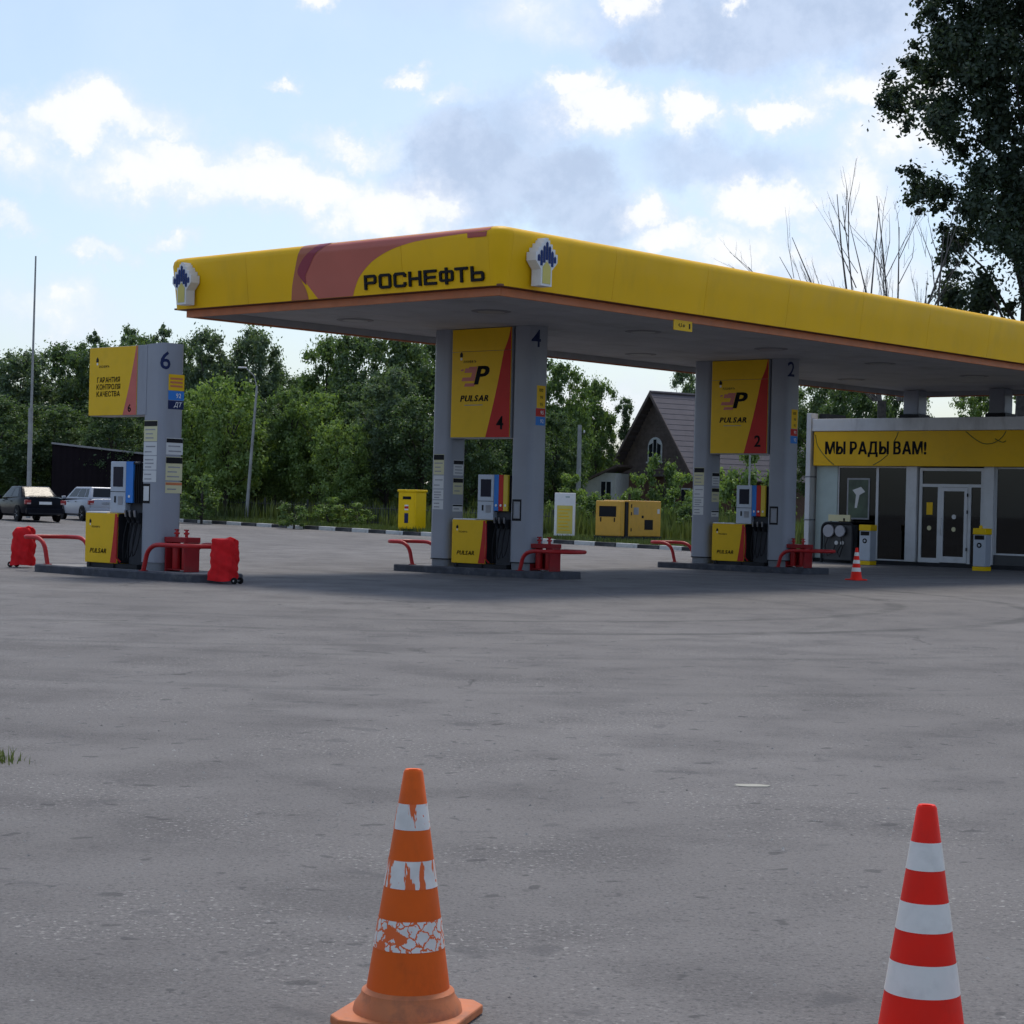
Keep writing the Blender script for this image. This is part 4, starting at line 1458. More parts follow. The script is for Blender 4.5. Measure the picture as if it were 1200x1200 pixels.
# shop interior seen dimly through the glass
rs = random.Random(8)
cols_ = [pm('pack_%d' % i, c, .6) for i, c in enumerate(((.4, .05, .04), (.45, .33, .05), (.1, .2, .4), (.5, .5, .5), (.08, .25, .1), (.3, .12, .3)))]
for k, (sx, sy) in enumerate(((-9.6, 2.4), (-8.6, 4.2), (-3.9, 2.2), (-2.2, 3.6), (0.6, 2.6))):
    sh = thing('shop_shelf', ['white shelf of goods behind the poster window', 'white shelf of goods deep behind the second window', 'white shelf of goods behind the window right of the door',
                              'white shelf of goods deep inside right of the door', 'white shelf of goods behind the far right window'][k], 'shelf', W(sx, FY + sy, .12), ANG, 'shop shelves')
    for z in (.1, .5, .9, 1.3, 1.7):
        box('shelf_board', OFFW, sh, -.6, .6, -.2, .2, z, z + .03)
    for x in (-.62, .60):
        box('upright', OFFW, sh, x, x + .02, -.2, .2, 0, 1.8)
    for z in (.13, .53, .93, 1.33):
        for i in range(6):
            h = rs.uniform(.16, .3)
            x = -.55 + i * .19
            box('goods', rs.choice(cols_), sh, x, x + .15, -.15, .12, z + .002, z + h)
ct = thing('shop_counter', 'dark counter with yellow front inside the shop right of the door', 'counter', W(-3.4, FY + 1.2, .12), ANG)
box('counter_body', YELP, ct, -.9, .9, -.3, .3, 0, .95)
box('counter_top', DKF, ct, -.95, .95, -.34, .34, .952, 1.0)


# ------------------------------------------------------------------ things in front of the shop
def bin_post(x, y, label, light):
    o = thing('waste_bin', label, 'waste bin', W(x, y), ANG, 'grey and yellow bins at the shop front')
    MB().box(-.19, .19, -.17, .17, .12, 1.02).build('body', DISPG, o, .02)
    MB().box(-.20, .20, -.18, .18, 0, .118).build('base', YELK, o, .01)
    MB().box(-.205, .205, -.185, .185, 1.022, 1.20).build('hood', YELK, o, .02)
    MB().box(-.15, .15, -.174, -.16, .88, 1.0).build('slot', INK, o)
    q = MB().lathe([(.075, 0), (.075, .008)], (0, 0, 0), 18).build('badge', INK, o)
    q.matrix_local = Matrix.Translation((0, -.1705, .72)) @ Matrix.Rotation(R(90), 4, 'X')
    q2 = MB().lathe([(.035, 0), (.035, .003)], (0, 0, 0), 14).build('badge_mark', DISPG, q)
    q2.matrix_local = Matrix.Translation((0, 0, .0085))
    if light:
        MB().lathe([(.05, 0), (.05, .05), (.0, .10)], (-.05, 0, 1.202), 12).build('cap', YELK, o)
    return o


b = spot(1150, 669)
bx, by = to_station(b.x, b.y)
bin_post(bx, by, 'grey and yellow bin right of the shop door', True)
b = spot(1016, 662)
bx2, by2 = to_station(b.x, b.y)
bin_post(bx2, by2, 'grey and yellow bin behind the small far cone, beside the air station', False)


def air_station():
    p = spot(995, 659)
    x, y = -9.55, FY - 1.05
    o = thing('air_station', 'black framed tyre air station with silver reels and yellow top plate at the shop corner', 'air station', W(x - .1, y + .35), ANG)
    o.scale = (.86, .86, .86)
    path = [(-.62, 0, 0), (-.62, 0, 1.15)] + bez((-.62, 0, 1.15), (-.62, 0, 1.42), (-.38, 0, 1.42), 6) + [(.50, 0, 1.42)] + bez((.50, 0, 1.42), (.66, 0, 1.42), (.66, 0, 1.2), 6) + [(.66, 0, 0)]
    MB().tube(path, .05, 8).build('frame', BLACKP, o, smooth=True)
    MB().box(-.58, .62, .03, .40, .10, 1.37).build('cabinet', DKF, o, .02)
    for (cx, r) in ((-.30, .22), (.18, .20)):
        q = MB().lathe([(.0, -.02), (r * .8, -.02), (r, .02), (r, .10), (.0, .10)], (0, 0, 0), 24).build('reel_cover', pm('reel_grey', (.34, .34, .37), .5), o, smooth=True)
        q.matrix_local = Matrix.Translation((cx, -.01, 1.14)) @ Matrix.Rotation(R(90), 4, 'X')
    MB().box(-.35, .55, -.04, .02, 1.49, 1.72).build('top_plate', PAPERY, o, .006)
    MB().box(.28, .34, -.055, -.041, 1.50, 1.60).build('plate_mark', INK, o)
    for cx in (-.28, .52):
        MB().box(cx, cx + .03, .0, .03, 1.40, 1.50).build('plate_post', BLACKP, o)
    for k in range(2):
        q = MB().lathe([(.0, -.01), (.07, -.01), (.075, .02), (.0, .02)], (0, 0, 0), 16).build('gauge', PAPER, o)
        q.matrix_local = Matrix.Translation((-.02 + k * .24, .02, .72)) @ Matrix.Rotation(R(90), 4, 'X')
    MB().tube([(-.3, -.03, 1.0), (-.42, -.10, .6), (-.30, -.12, .25), (-.1, -.10, .35), (-.02, -.05, .65)], .018, 6).build('hose', RUBBER, o, smooth=True)
    MB().tube([(.18, -.03, 1.0), (.30, -.10, .55), (.2, -.12, .22), (.1, -.10, .4), (.22, -.05, .66)], .018, 6).build('hose', RUBBER, o, smooth=True)
    return o


air_station()


# ------------------------------------------------------------------ things along the verge
def yellow_cabinet():
    p = on_line(482, 31.75)
    o = thing('yellow_cabinet', 'tall yellow steel cabinet at the kerb left of portal 4', 'cabinet', p, ANG + R(12))
    MB().box(-.42, .42, -.40, .40, .10, 1.60).build('body', YELK, o, .02)
    MB().box(-.46, .46, -.44, .44, 1.602, 1.70).build('lid', YELK, o, .02)
    for x in (-.36, .30):
        MB().box(x, x + .06, -.36, .36, 0, .10).build('foot', YELK, o)
    d = MB().box(-.36, .36, -.412, -.401, .16, 1.52).build('door', YELK, o, .006)
    for i, (z0, z1, m) in enumerate(((1.30, 1.42, INK), (.86, 1.08, WHITE), (.92, 1.02, REDSIGN), (.34, .74, NAVY))):
        MB().box(-.10 if i else -.2, .08 if i else .2, -.420 - .002 * i, -.413, z0, z1).build('warning_sticker', m, d)
    return o


yellow_cabinet()


def info_board():
    p = on_line(661, 32.0)
    o = thing('info_board', 'white information board with yellow field on short legs at the verge', 'sign board', p, R(-8))
    b = MB().box(-.40, .40, -.05, .05, .14, 1.78).build('board', WHITE, o, .02)
    MB().box(-.30, .30, -.056, -.051, .22, 1.30).build('yellow_field', LOGOYEL, b)
    for i in range(7):
        MB().box(-.24, .22 - .05 * (i % 3), -.059, -.057, .34 + i * .13, .38 + i * .13).build('print_line', YELP, b)
    MB().box(.02, .18, -.056, -.051, 1.60, 1.66).build('print_mark', GREENW, b)
    for x in (-.28, .22):
        MB().box(x, x + .06, -.02, .02, 0, .14).build('leg', BLACKP, o)
    return o


info_board()


def generator():
    p = on_line(727, 32.2)
    o = thing('generator', 'amber yellow diesel generator in a steel box on the verge before the house', 'generator', p, ANG)
    # local: short end faces left/near (-y), long side faces right/near (+x)
    MB().box(-1.30, .06, -.02, 2.45, 0, .22).build('base_frame', BLACKP, o, .02)
    e = MB().box(-1.26, -.06, .02, .30, .222, 1.55).build('end_housing', AMBER, o, .03)
    MB().box(-1.08, -.26, .012, .022, .95, 1.35).build('air_inlet', INK, e)
    for x in (-1.02, -.36):
        MB().box(x, x + .05, .010, .022, .76, .92).build('latch', INK, e)
    MB().box(-1.24, -.02, .302, .46, .20, 1.52).build('joint_panel', BLACKP, o)
    m = MB().box(-1.26, .02, .462, 2.42, .222, 1.58).build('main_housing', AMBER, o, .03)
    for (y0, y1, z0, z1, mt, nm) in ((.72, 1.02, 1.05, 1.32, GREYPRINT, 'control_window'), (1.40, 1.92, .48, .86, INK, 'louvre'), (1.22, 1.34, .92, 1.02, INK, 'lock'),
                                     (2.18, 2.32, 1.10, 1.28, PAPER, 'sticker'), (.56, .62, 1.30, 1.44, INK, 'hinge'), (.56, .62, .42, .54, INK, 'hinge'), (.56, .62, 1.02, 1.14, INK, 'hinge')):
        MB().box(.015, .027, y0, y1, z0, z1).build(nm, mt, m)
    MB().lathe([(.05, 0), (.05, .22), (.06, .23), (.06, .26)], (-.5, 1.1, 1.582), 10).build('exhaust', BLACKP, o)
    return o


generator()


# ------------------------------------------------------------------ cars
def car(p, rot, paint, label, hatch):
    """local +x is forward"""
    o = thing('parked_car', label, 'car', p, rot, 'parked cars by the shed')
    L2 = 2.22
    # lower body: stations (x, half width, bottom z, belt z)
    if hatch:
        st = [(-2.05, .60, .42, .80), (-2.0, .74, .30, .93), (-1.85, .82, .24, .98), (-1.0, .855, .20, .95), (0, .86, .20, .92), (1.0, .855, .20, .89), (1.6, .83, .22, .83), (1.98, .74, .28, .72), (2.10, .58, .38, .60)]
        gb, gt, roof = (-1.96, 1.15), (-1.62, .30), 1.46
    else:
        st = [(-2.25, .58, .46, .82), (-2.20, .74, .32, .98), (-2.0, .83, .25, 1.02), (-1.2, .86, .20, .99), (0, .87, .20, .95), (1.0, .86, .20, .92), (1.7, .84, .22, .84), (2.1, .76, .28, .74), (2.25, .58, .38, .60)]
        gb, gt, roof = (-1.62, 1.05), (-.95, .28), 1.43
    sec = lambda x, w, zb, zt: [(x, -w * .80, zb), (x, -w * .97, zb + .10), (x, -w, zb + .30 * (zt - zb) + .06), (x, -w * .985, zt - .14), (x, -w * .93, zt - .03), (x, -w * .72, zt), (x, 0, zt + .018),
                                (x, w * .72, zt), (x, w * .93, zt - .03), (x, w * .985, zt - .14), (x, w, zb + .30 * (zt - zb) + .06), (x, w * .97, zb + .10), (x, w * .80, zb)]
    vs, fs = [], []
    for s in st:
        vs += sec(*s)
    n = 13
    for i in range(len(st) - 1):
        for k in range(n):
            fs.append((i * n + k, i * n + (k + 1) % n, (i + 1) * n + (k + 1) % n, (i + 1) * n + k))
    fs += [tuple(range(n)), tuple(range(len(st) * n - 1, (len(st) - 1) * n - 1, -1))]
    body = MB().add(vs, fs).build('body', paint, o, smooth=True)
    # greenhouse
    zb = .93
    wb, wt = .79, .60
    b = [(gb[0], -wb, zb), (gb[1], -wb, zb), (gb[1], wb, zb), (gb[0], wb, zb)]
    t = [(gt[0], -wt, roof), (gt[1], -wt, roof), (gt[1], wt, roof), (gt[0], wt, roof)]
    MB().add(b + t, [(3, 2, 1, 0), (4, 5, 6, 7), (0, 1, 5, 4), (1, 2, 6, 5), (2, 3, 7, 6), (3, 0, 4, 7)]).build('cabin', paint, o, .05, True, 3)

    def pane(name, A, B_, C, D, u0, u1, v0, v1, off, mat=CARGLASS):
        A, B_, C, D = map(Vector, (A, B_, C, D))
        nrm = (B_ - A).cross(D - A).normalized()
        q = lambda u, v: (A * (1 - u) + B_ * u) * (1 - v) + (D * (1 - u) + C * u) * v + nrm * off
        return MB().add([q(u0, v0), q(u1, v0), q(u1, v1), q(u0, v1)], [(0, 1, 2, 3)]).build(name, mat, o)
    for s in (0, 1):
        if s == 0:
            A, B_, C, D = b[0], b[1], t[1], t[0]
        else:
            A, B_, C, D = b[2], b[3], t[3], t[2]
        cuts = ((.17, .50), (.54, .90)) if not hatch else ((.06, .20), (.23, .54), (.57, .90))
        for (u0, u1) in (cuts if s == 0 else tuple((1 - c[1], 1 - c[0]) for c in cuts)):
            pane('side_window', A, B_, C, D, u0, u1, .17, .86, .006)
    pane('rear_window', b[3], b[0], t[0], t[3], .10, .90, .18, .88, .006)
    pane('windscreen', b[1], b[2], t[2], t[1], .07, .93, .15, .92, .006)
    xr = st[1][0]
    for s in (-1, 1):
        tl = MB().box(xr - .035, xr + .14, s * .73 - .15, s * .73 + .10, .70, .88).build('tail_light', pm('tail_red', (.30, .015, .02), .25), o, .02)
        MB().box(xr - .040, xr - .034, s * .70 - .10, s * .70 + .06, .71, .77).build('reflector', pm('tail_clear', (.45, .30, .30), .25), tl)
        MB().box(1.9, 2.1, s * .62 - .14, s * .62 + .12, .60, .72).build('headlight', pm('lamp_glass', (.5, .52, .55), .12), o, .02)
        MB().box(.80, .98, s * .93 - .07, s * .93 + .07, .93, 1.05).build('mirror', paint, o, .02)
        for hx in (-.55, .45):
            MB().box(hx, hx + .16, s * .868 - .012, s * .868 + .012, .80, .83).build('door_handle', BLACKP, o, .004)
        for wx in (-1.28, 1.30):
            arch = MB().lathe([(.0, 0), (.345, 0), (.345, .05), (.0, .05)], (0, 0, 0), 22).build('wheel_arch', RUBBER, o)
            arch.matrix_local = Matrix.Translation((wx, s * .838, .32)) @ Matrix.Rotation(R(-90 * s), 4, 'X')
            w = MB().lathe([(.17, -.09), (.28, -.10), (.31, -.07), (.31, .07), (.28, .10), (.17, .09)], (0, 0, 0), 24).build('wheel', TYRE, o, smooth=True)
            w.matrix_local = Matrix.Translation((wx, s * .80, .31)) @ Matrix.Rotation(R(-90 * s), 4, 'X')
            rim = MB().lathe([(.0, .05), (.06, .075), (.17, .06), (.19, .085), (.20, .07)], (0, 0, 0), 20).build('rim', RIM, w, smooth=True)
            for k in range(5):
                a = 2 * math.pi * k / 5
                MB().tube([(.06 * math.cos(a), .06 * math.sin(a), .08), (.18 * math.cos(a), .18 * math.sin(a), .08)], .018, 5).build('spoke', RIM, rim)
    MB().box(xr - .07, xr + .10, -.78, .78, .30, .56).build('rear_bumper', paint, o, .05)
    MB().box(xr - .075, xr - .066, -.70, .70, .30, .36).build('bumper_insert', BLACKP, o)
    MB().box(xr - .060 if not hatch else xr - .05, xr - .03, -.26, .26, .70, .815).build('number_plate', WHITE, o)
    MB().box(2.02, 2.20, -.76, .76, .30, .54).build('front_bumper', paint, o, .05)
    if not hatch:
        MB().box(-2.22, -2.02, -.62, .62, 1.035, 1.055).build('boot_lip', paint, o, .008)
    return o


BLK = pm('black_car_paint', (.007, .008, .013), .2, var=.1, spec=.07)
SIL = pm('silver_car_paint', (.36, .38, .43), .38, metal=.2, var=.03, spec=.5)


def place_car(px, py, head, paint, label, hatch):
    p = spot(px, py)
    h = R(90 + head)
    # px, py is the ground under the left rear wheel
    lx, ly = -1.28, .80
    c, s = math.cos(h), math.sin(h)
    p = Vector((p.x - (c * lx - s * ly), p.y - (s * lx + c * ly), 0))
    p.z = gz(p.x, p.y)
    o = car(p, h, paint, label, hatch)
    return o


place_car(21, 611, 32, BLK, 'black parked sedan seen from its rear left corner', False)
place_car(97, 610.5, 32, SIL, 'silver parked car half hidden behind pump 6', True)

# ------------------------------------------------------------------ dark shed at the left
def shed():
    p = sight(60, 590, 96)
    g = gz(p.x, p.y)
    o = thing('shed', 'low dark brown sheet metal shed with pale sloping roof edge behind the parked cars', 'shed', (p.x, p.y, g), R(8))
    Lx = 9.0
    h0, h1 = 3.95 - g, 3.15 - g
    n = 30
    wl = MB()
    vs, fs = [], []
    for i in range(n * 4 + 1):
        x = Lx * i / (n * 4)
        yy = (0, 0, .012, .012)[i % 4]
        h = h0 + (h1 - h0) * i / (n * 4)
        vs += [(x, yy, -.3), (x, yy, h)]
    for i in range(n * 4):
        fs.append((2 * i, 2 * i + 2, 2 * i + 3, 2 * i + 1))
    wl.add(vs, fs).build('sheet_wall', SHEDM, o)
    MB().prism([(.03, -.3), (4.0, -.3), (4.0, h0), (.03, h0)], -.02, .0, 'x').build('end_wall', SHEDM, o)
    MB().prism([(.08, -.3), (4.0, -.3), (4.0, h1), (.08, h1)], Lx, Lx + .02, 'x').build('end_wall', SHEDM, o)
    mb = MB()
    mb.add([(-.06, -.12, h0 + .01), (Lx + .2, -.12, h1), (Lx + .2, 4.2, h1), (-.06, 4.2, h0 + .01), (-.06, -.12, h0 + .10), (Lx + .2, -.12, h1 + .09), (Lx + .2, 4.2, h1 + .09), (-.06, 4.2, h0 + .10)],
           [(3, 2, 1, 0), (4, 5, 6, 7), (0, 1, 5, 4), (1, 2, 6, 5), (2, 3, 7, 6), (3, 0, 4, 7)])
    mb.build('roof', SHEDTRIM, o)


shed()


# ------------------------------------------------------------------ house
def house():
    base = sight(765, 600, 112)
    g = gz(base.x, base.y)
    o = thing('house', 'dark brown timber house with steep grey metal roof and arched attic window', 'house', (base.x, base.y, g), R(-54))
    # local: gable in the x-z plane facing -y, ridge runs along +y ... turned so that the right slope shows
    Hh = sight(765, 461, 112).z - g
    hw = 3.6
    ze = 2.95
    WOOD = pm('brown_timber', (.115, .084, .076), .7, var=.2, vscale=4)
    LOWW = pm('red_brown_timber', (.10, .045, .03), .7, var=.2, vscale=4)
    ROOFM = pm('grey_mauve_roof', (.090, .074, .082), .5, var=.1, vscale=2)
    TRIM = pm('white_trim', (.55, .56, .57), .5)
    Ln = 9.5
    MB().box(-hw + .35, hw - .35, 0.2, Ln - .3, -.3, ze).build('wall', LOWW, o)
    gab = MB().prism([(-hw + .2, ze), (hw - .2, ze), (0, Hh - .18)], .1, .25, 'y').build('gable', WOOD, o)
    for i in range(22):
        z = ze + .06 + i * .19
        half = (hw - .2) * (Hh - .18 - z) / (Hh - .18 - ze)
        if half > .1:
            MB().box(-half + .03, half - .03, .07, .098, z, z + .165).build('board', WOOD, gab)
    # roof slopes made of overlapping courses
    for s in (-1, 1):
        mb = MB()
        n = 16
        for i in range(n):
            t0, t1 = i / n, (i + 1) / n + .012
            x0, z0 = s * (hw + .35) * (1 - t0), (ze - .30) + (Hh - ze + .30) * t0
            x1, z1 = s * (hw + .35) * (1 - t1), (ze - .30) + (Hh - ze + .30) * t1
            mb.add([(x0, -.45, z0 + .065), (x0, Ln, z0 + .065), (x1, Ln, z1 + .04), (x1, -.45, z1 + .04), (x0, -.45, z0), (x0, Ln, z0), (x1, Ln, z1 - .06), (x1, -.45, z1 - .06)],
                   [(0, 1, 2, 3), (7, 6, 5, 4), (0, 4, 5, 1), (3, 2, 6, 7), (0, 3, 7, 4), (1, 5, 6, 2)])
        rf = mb.build('roof_slope', ROOFM, o)
        MB().prism([(s * (hw + .36), ze - .42), (s * (hw + .36), ze - .18), (0, Hh + .10), (0, Hh - .16)], -.50, -.455, 'y').build('barge_board', WOOD, o)
    MB().tube([(0, -.45, Hh + .06), (0, Ln, Hh + .06)], .10, 6).build('ridge_cap', ROOFM, o)
    # arched attic window
    zc = ze + .75
    arc = [(-.62, zc), (.62, zc)] + [(.62 * math.cos(R(a)), zc + .85 + .55 * math.sin(R(a))) for a in range(0, 181, 15)]
    wf = MB().prism(arc, .02, .06, 'y').build('window', TRIM, o)
    for (a, b) in ((-.52, -.20), (-.13, .13), (.20, .52)):
        top = zc + .85 + (.42 if abs(a + b) < .1 else .22)
        MB().prism([(a, zc + .10), (b, zc + .10), (b, top - (.12 if b > .3 else 0)), (a, top - (.12 if a < -.3 else 0))], .008, .019, 'y').build('pane', CARGLASS, wf)
    MB().box(-.72, .72, -.02, .06, zc - .09, zc - .002).build('window_sill', TRIM, o)
    # belt board under the gable
    MB().box(-hw, hw, -.05, .099, ze - .10, ze + .05).build('belt_board', pm('grey_brown', (.11, .095, .085), .7), o)
    for wx in (1.3, 2.6):
        w2 = MB().box(wx - .4, wx + .4, .15, .198, 1.0, 2.2).build('window', TRIM, o)
        MB().box(wx - .32, wx + .32, .14, .149, 1.08, 2.12).build('pane', CARGLASS, w2)
    # white lean-to on the left
    a = thing('annex', 'white rendered annex with lean-to roof and white window left of the timber house', 'annex', sight(700, 600, 110).to_tuple()[:2] + (g,), R(-18))
    WR = pm('white_render', (.55, .55, .53), .8, var=.05, dirt=.2)
    MB().prism([(-1.9, -.3), (1.0, -.3), (1.0, 2.95), (.4, 2.95), (-1.9, 1.85)], 0, 3.0, 'y').build('wall', WR, a)
    mb = MB()
    mb.add([(-2.3, -.25, 1.72), (1.15, -.25, 3.32), (1.15, 3.2, 3.32), (-2.3, 3.2, 1.72), (-2.3, -.25, 1.84), (1.15, -.25, 3.44), (1.15, 3.2, 3.44), (-2.3, 3.2, 1.84)],
           [(3, 2, 1, 0), (4, 5, 6, 7), (0, 1, 5, 4), (1, 2, 6, 5), (2, 3, 7, 6), (3, 0, 4, 7)])
    mb.build('roof', WOOD, a)
    w3 = MB().box(.12, .82, -.05, -.001, 1.15, 2.55).build('window', TRIM, a)
    for (u, v) in ((.19, .44), (.50, .75)):
        MB().box(u, v, -.058, -.051, 1.25, 2.45).build('pane', CARGLASS, w3)


house()


# ------------------------------------------------------------------ poles
def pole(px, py_base, py_top, D, r0, r1, mat, label, lean=0.0, arm=None):
    b = sight(px, py_base, D)
    g = gz(b.x, b.y)
    top = sight(px, py_top, D).z - g
    o = thing('pole', label, 'pole', (b.x, b.y, g))
    MB().tube([(0, 0, -.2), (lean * .5, 0, top * .5), (lean, 0, top)], [r0, (r0 + r1) / 2, r1], 10).build('shaft', mat, o, smooth=True)
    if arm == 'steps':
        MB().tube([(0, 0, 0), (0, 0, top * .42)], r0 * 1.35, 10).build('sleeve', mat, o, smooth=True)
    if arm == 'lamp':
        MB().tube([(lean, 0, top - .1), (lean - .12, -.1, top + .45), (lean - .5, -.2, top + .8)], .03, 6).build('lamp_arm', mat, o, smooth=True)
        MB().box(lean - .85, lean - .45, -.30, -.12, top + .76, top + .84).build('lamp_head', STEEL, o, .03)
    if arm == 'cross':
        MB().box(lean - .06, lean + .26, -.04, .04, top - .45, top - .40).build('cross_arm', BARK, o)
        for x in (.0, .22):
            MB().lathe([(.035, 0), (.05, .05), (.03, .12), (.0, .13)], (lean + x, 0, top - .37), 8).build('insulator', OFFW, o)
    return o


pole(33, 600, 300, 86, .075, .035, CONC, 'tall thin grey mast rising behind the black car', .06, 'steps')
pole(288, 604, 452, 89, .085, .05, CONC, 'leaning concrete street light pole among the trees left of centre', .36, 'lamp')
pole(677, 590, 498, 94, .14, .10, CONC, 'concrete utility pole beside the white annex', 0, 'cross')
pole(877, 600, 530, 80, .05, .04, CONC, 'thin light post seen through portal 2', 0, None)
# service wire from the utility pole to the house
a, b = sight(679, 503, 94), sight(720, 535, 108)
MB().tube([a, (a + b) / 2 - Vector((0, 0, .25)), b], .012, 4).build('service_wire', BLACKP)
tag(bpy.data.objects['service_wire'], 'thin black service wire from the utility pole to the annex', 'wire')


# ------------------------------------------------------------------ low fence behind the verge
def fence():
    o = thing('verge_fence', 'low dark metal picket fence in the weeds behind the verge', 'fence', (0, 0, 0))
    pk = MB()
    y = 34.2
    xs = [-28 - .16 * i for i in range(190)]
    for i, x in enumerate(xs):
        p = W(x, y)
        z = rise(x) + .13
        e = EX * .012
        f = EY * .012
        h = .95 + .05 * math.sin(i * 1.7)
        q = [p - e - f, p + e - f, p + e + f, p - e + f]
        pk.add([(v.x, v.y, z + .05) for v in q] + [(v.x, v.y, z + h) for v in q], [(0, 1, 5, 4), (1, 2, 6, 5), (2, 3, 7, 6), (3, 0, 4, 7), (4, 5, 6, 7)])
    tag(pk.build('pickets', FENCEM, o), kind='stuff')
    for hz in (.22, .82):
        MB().tube([W(x, y + .02, rise(x) + .13 + hz) for x in (-28, -32, -36, -42, -48, -58.4)], .018, 4).build('rail', FENCEM, o)
    for i in range(11):
        x = -28 - i * 2.9
        p = W(x, y + .05)
        MB().box(p.x - .04, p.x + .04, p.y - .04, p.y + .04, rise(x), rise(x) + 1.22).build('post', FENCEM, o)


fence()


# ------------------------------------------------------------------ vegetation
def blades(name, pts, hmin, hmax, wid, mat, seed, label, bend=.35):
    rg = np.random.default_rng(seed)
    n = len(pts)
    pts = np.array(pts)
    h = rg.uniform(hmin, hmax, n) * (0.6 + .4 * rg.random(n))
    a = rg.uniform(0, 2 * np.pi, n)
    la = rg.uniform(0, 2 * np.pi, n)
    le = rg.uniform(0, bend, n) * h
    w = wid * rg.uniform(.6, 1.3, n)
    dx, dy = np.cos(a) * w / 2, np.sin(a) * w / 2
    V = np.zeros((n, 5, 3))
    base = pts
    V[:, 0] = base + np.stack([-dx, -dy, np.zeros(n)], 1)
    V[:, 1] = base + np.stack([dx, dy, np.zeros(n)], 1)
    mx, my = np.cos(la) * le * .35, np.sin(la) * le * .35
    V[:, 2] = base + np.stack([dx * .8 + mx, dy * .8 + my, h * .55], 1)
    V[:, 3] = base + np.stack([-dx * .8 + mx, -dy * .8 + my, h * .55], 1)
    V[:, 4] = base + np.stack([np.cos(la) * le, np.sin(la) * le, h], 1)
    idx = np.arange(n) * 5
    fs = []
    for i in idx.tolist():
        fs.append((i, i + 1, i + 2, i + 3))
        fs.append((i + 3, i + 2, i + 4))
    me = bpy.data.meshes.new(name)
    me.from_pydata(V.reshape(-1, 3).tolist(), [], fs)
    me.materials.append(mat)
    return tag(link(bpy.data.objects.new(name, me)), label, 'grass' if 'grass' in name else 'weeds', kind='stuff')


rg = random.Random(21)


def verge_pts(n, x0, x1, y0, y1, clump=None):
    out = []
    cl = [(rg.uniform(x0, x1), rg.uniform(y0, y1)) for _ in range(clump)] if clump else None
    while len(out) < n:
        if cl:
            c = rg.choice(cl)
            x, y = rg.gauss(c[0], .45), rg.gauss(c[1], .35)
            if not (y0 - .1 < y < y1 + .6): continue
        else:
            x, y = rg.uniform(x0, x1), rg.uniform(y0, y1)
        out.append(tuple(W(x, y, rise(x) + .12)))
    return out


blades('verge_grass', verge_pts(26000, -58, -11, 31.0, 34.6), .10, .32, .03, GRASSM, 1, 'short green grass on the verge behind the kerb')
blades('verge_weeds', verge_pts(12000, -58, -28, 33.0, 37.5, 110) + verge_pts(5000, -28, -11, 37.0, 41.0, 50), .45, 1.25, .07, WEEDM, 2, 'tall yellow green weeds along the low fence', .25)
blades('field_weeds', verge_pts(16000, -60, -8, 40.0, 52, 120), .6, 1.6, .11, GRASSM, 3, 'rank growth on the ground under the trees', .25)


def quads_mesh(name, C, Nn, S_, mat, rgen):
    """leaf-sized diamonds at C with normals Nn and sizes S_"""
    n = len(C)
    t = rgen.normal(size=(n, 3))
    t -= (t * Nn).sum(1, keepdims=True) * Nn
    t /= np.linalg.norm(t, axis=1, keepdims=True) + 1e-9
    b = np.cross(Nn, t)
    s = S_[:, None]
    V = np.stack([C - t * s, C - b * s * .55, C + t * s, C + b * s * .55], 1).reshape(-1, 3)
    me = bpy.data.meshes.new(name)
    me.vertices.add(4 * n)
    me.vertices.foreach_set('co', V.astype(np.float32).ravel())
    me.loops.add(4 * n)
    me.loops.foreach_set('vertex_index', np.arange(4 * n, dtype=np.int32))
    me.polygons.add(n)
    me.polygons.foreach_set('loop_start', np.arange(0, 4 * n, 4, dtype=np.int32))
    me.polygons.foreach_set('loop_total', np.full(n, 4, dtype=np.int32))
    me.update(calc_edges=True)
    me.materials.append(mat)
    return me


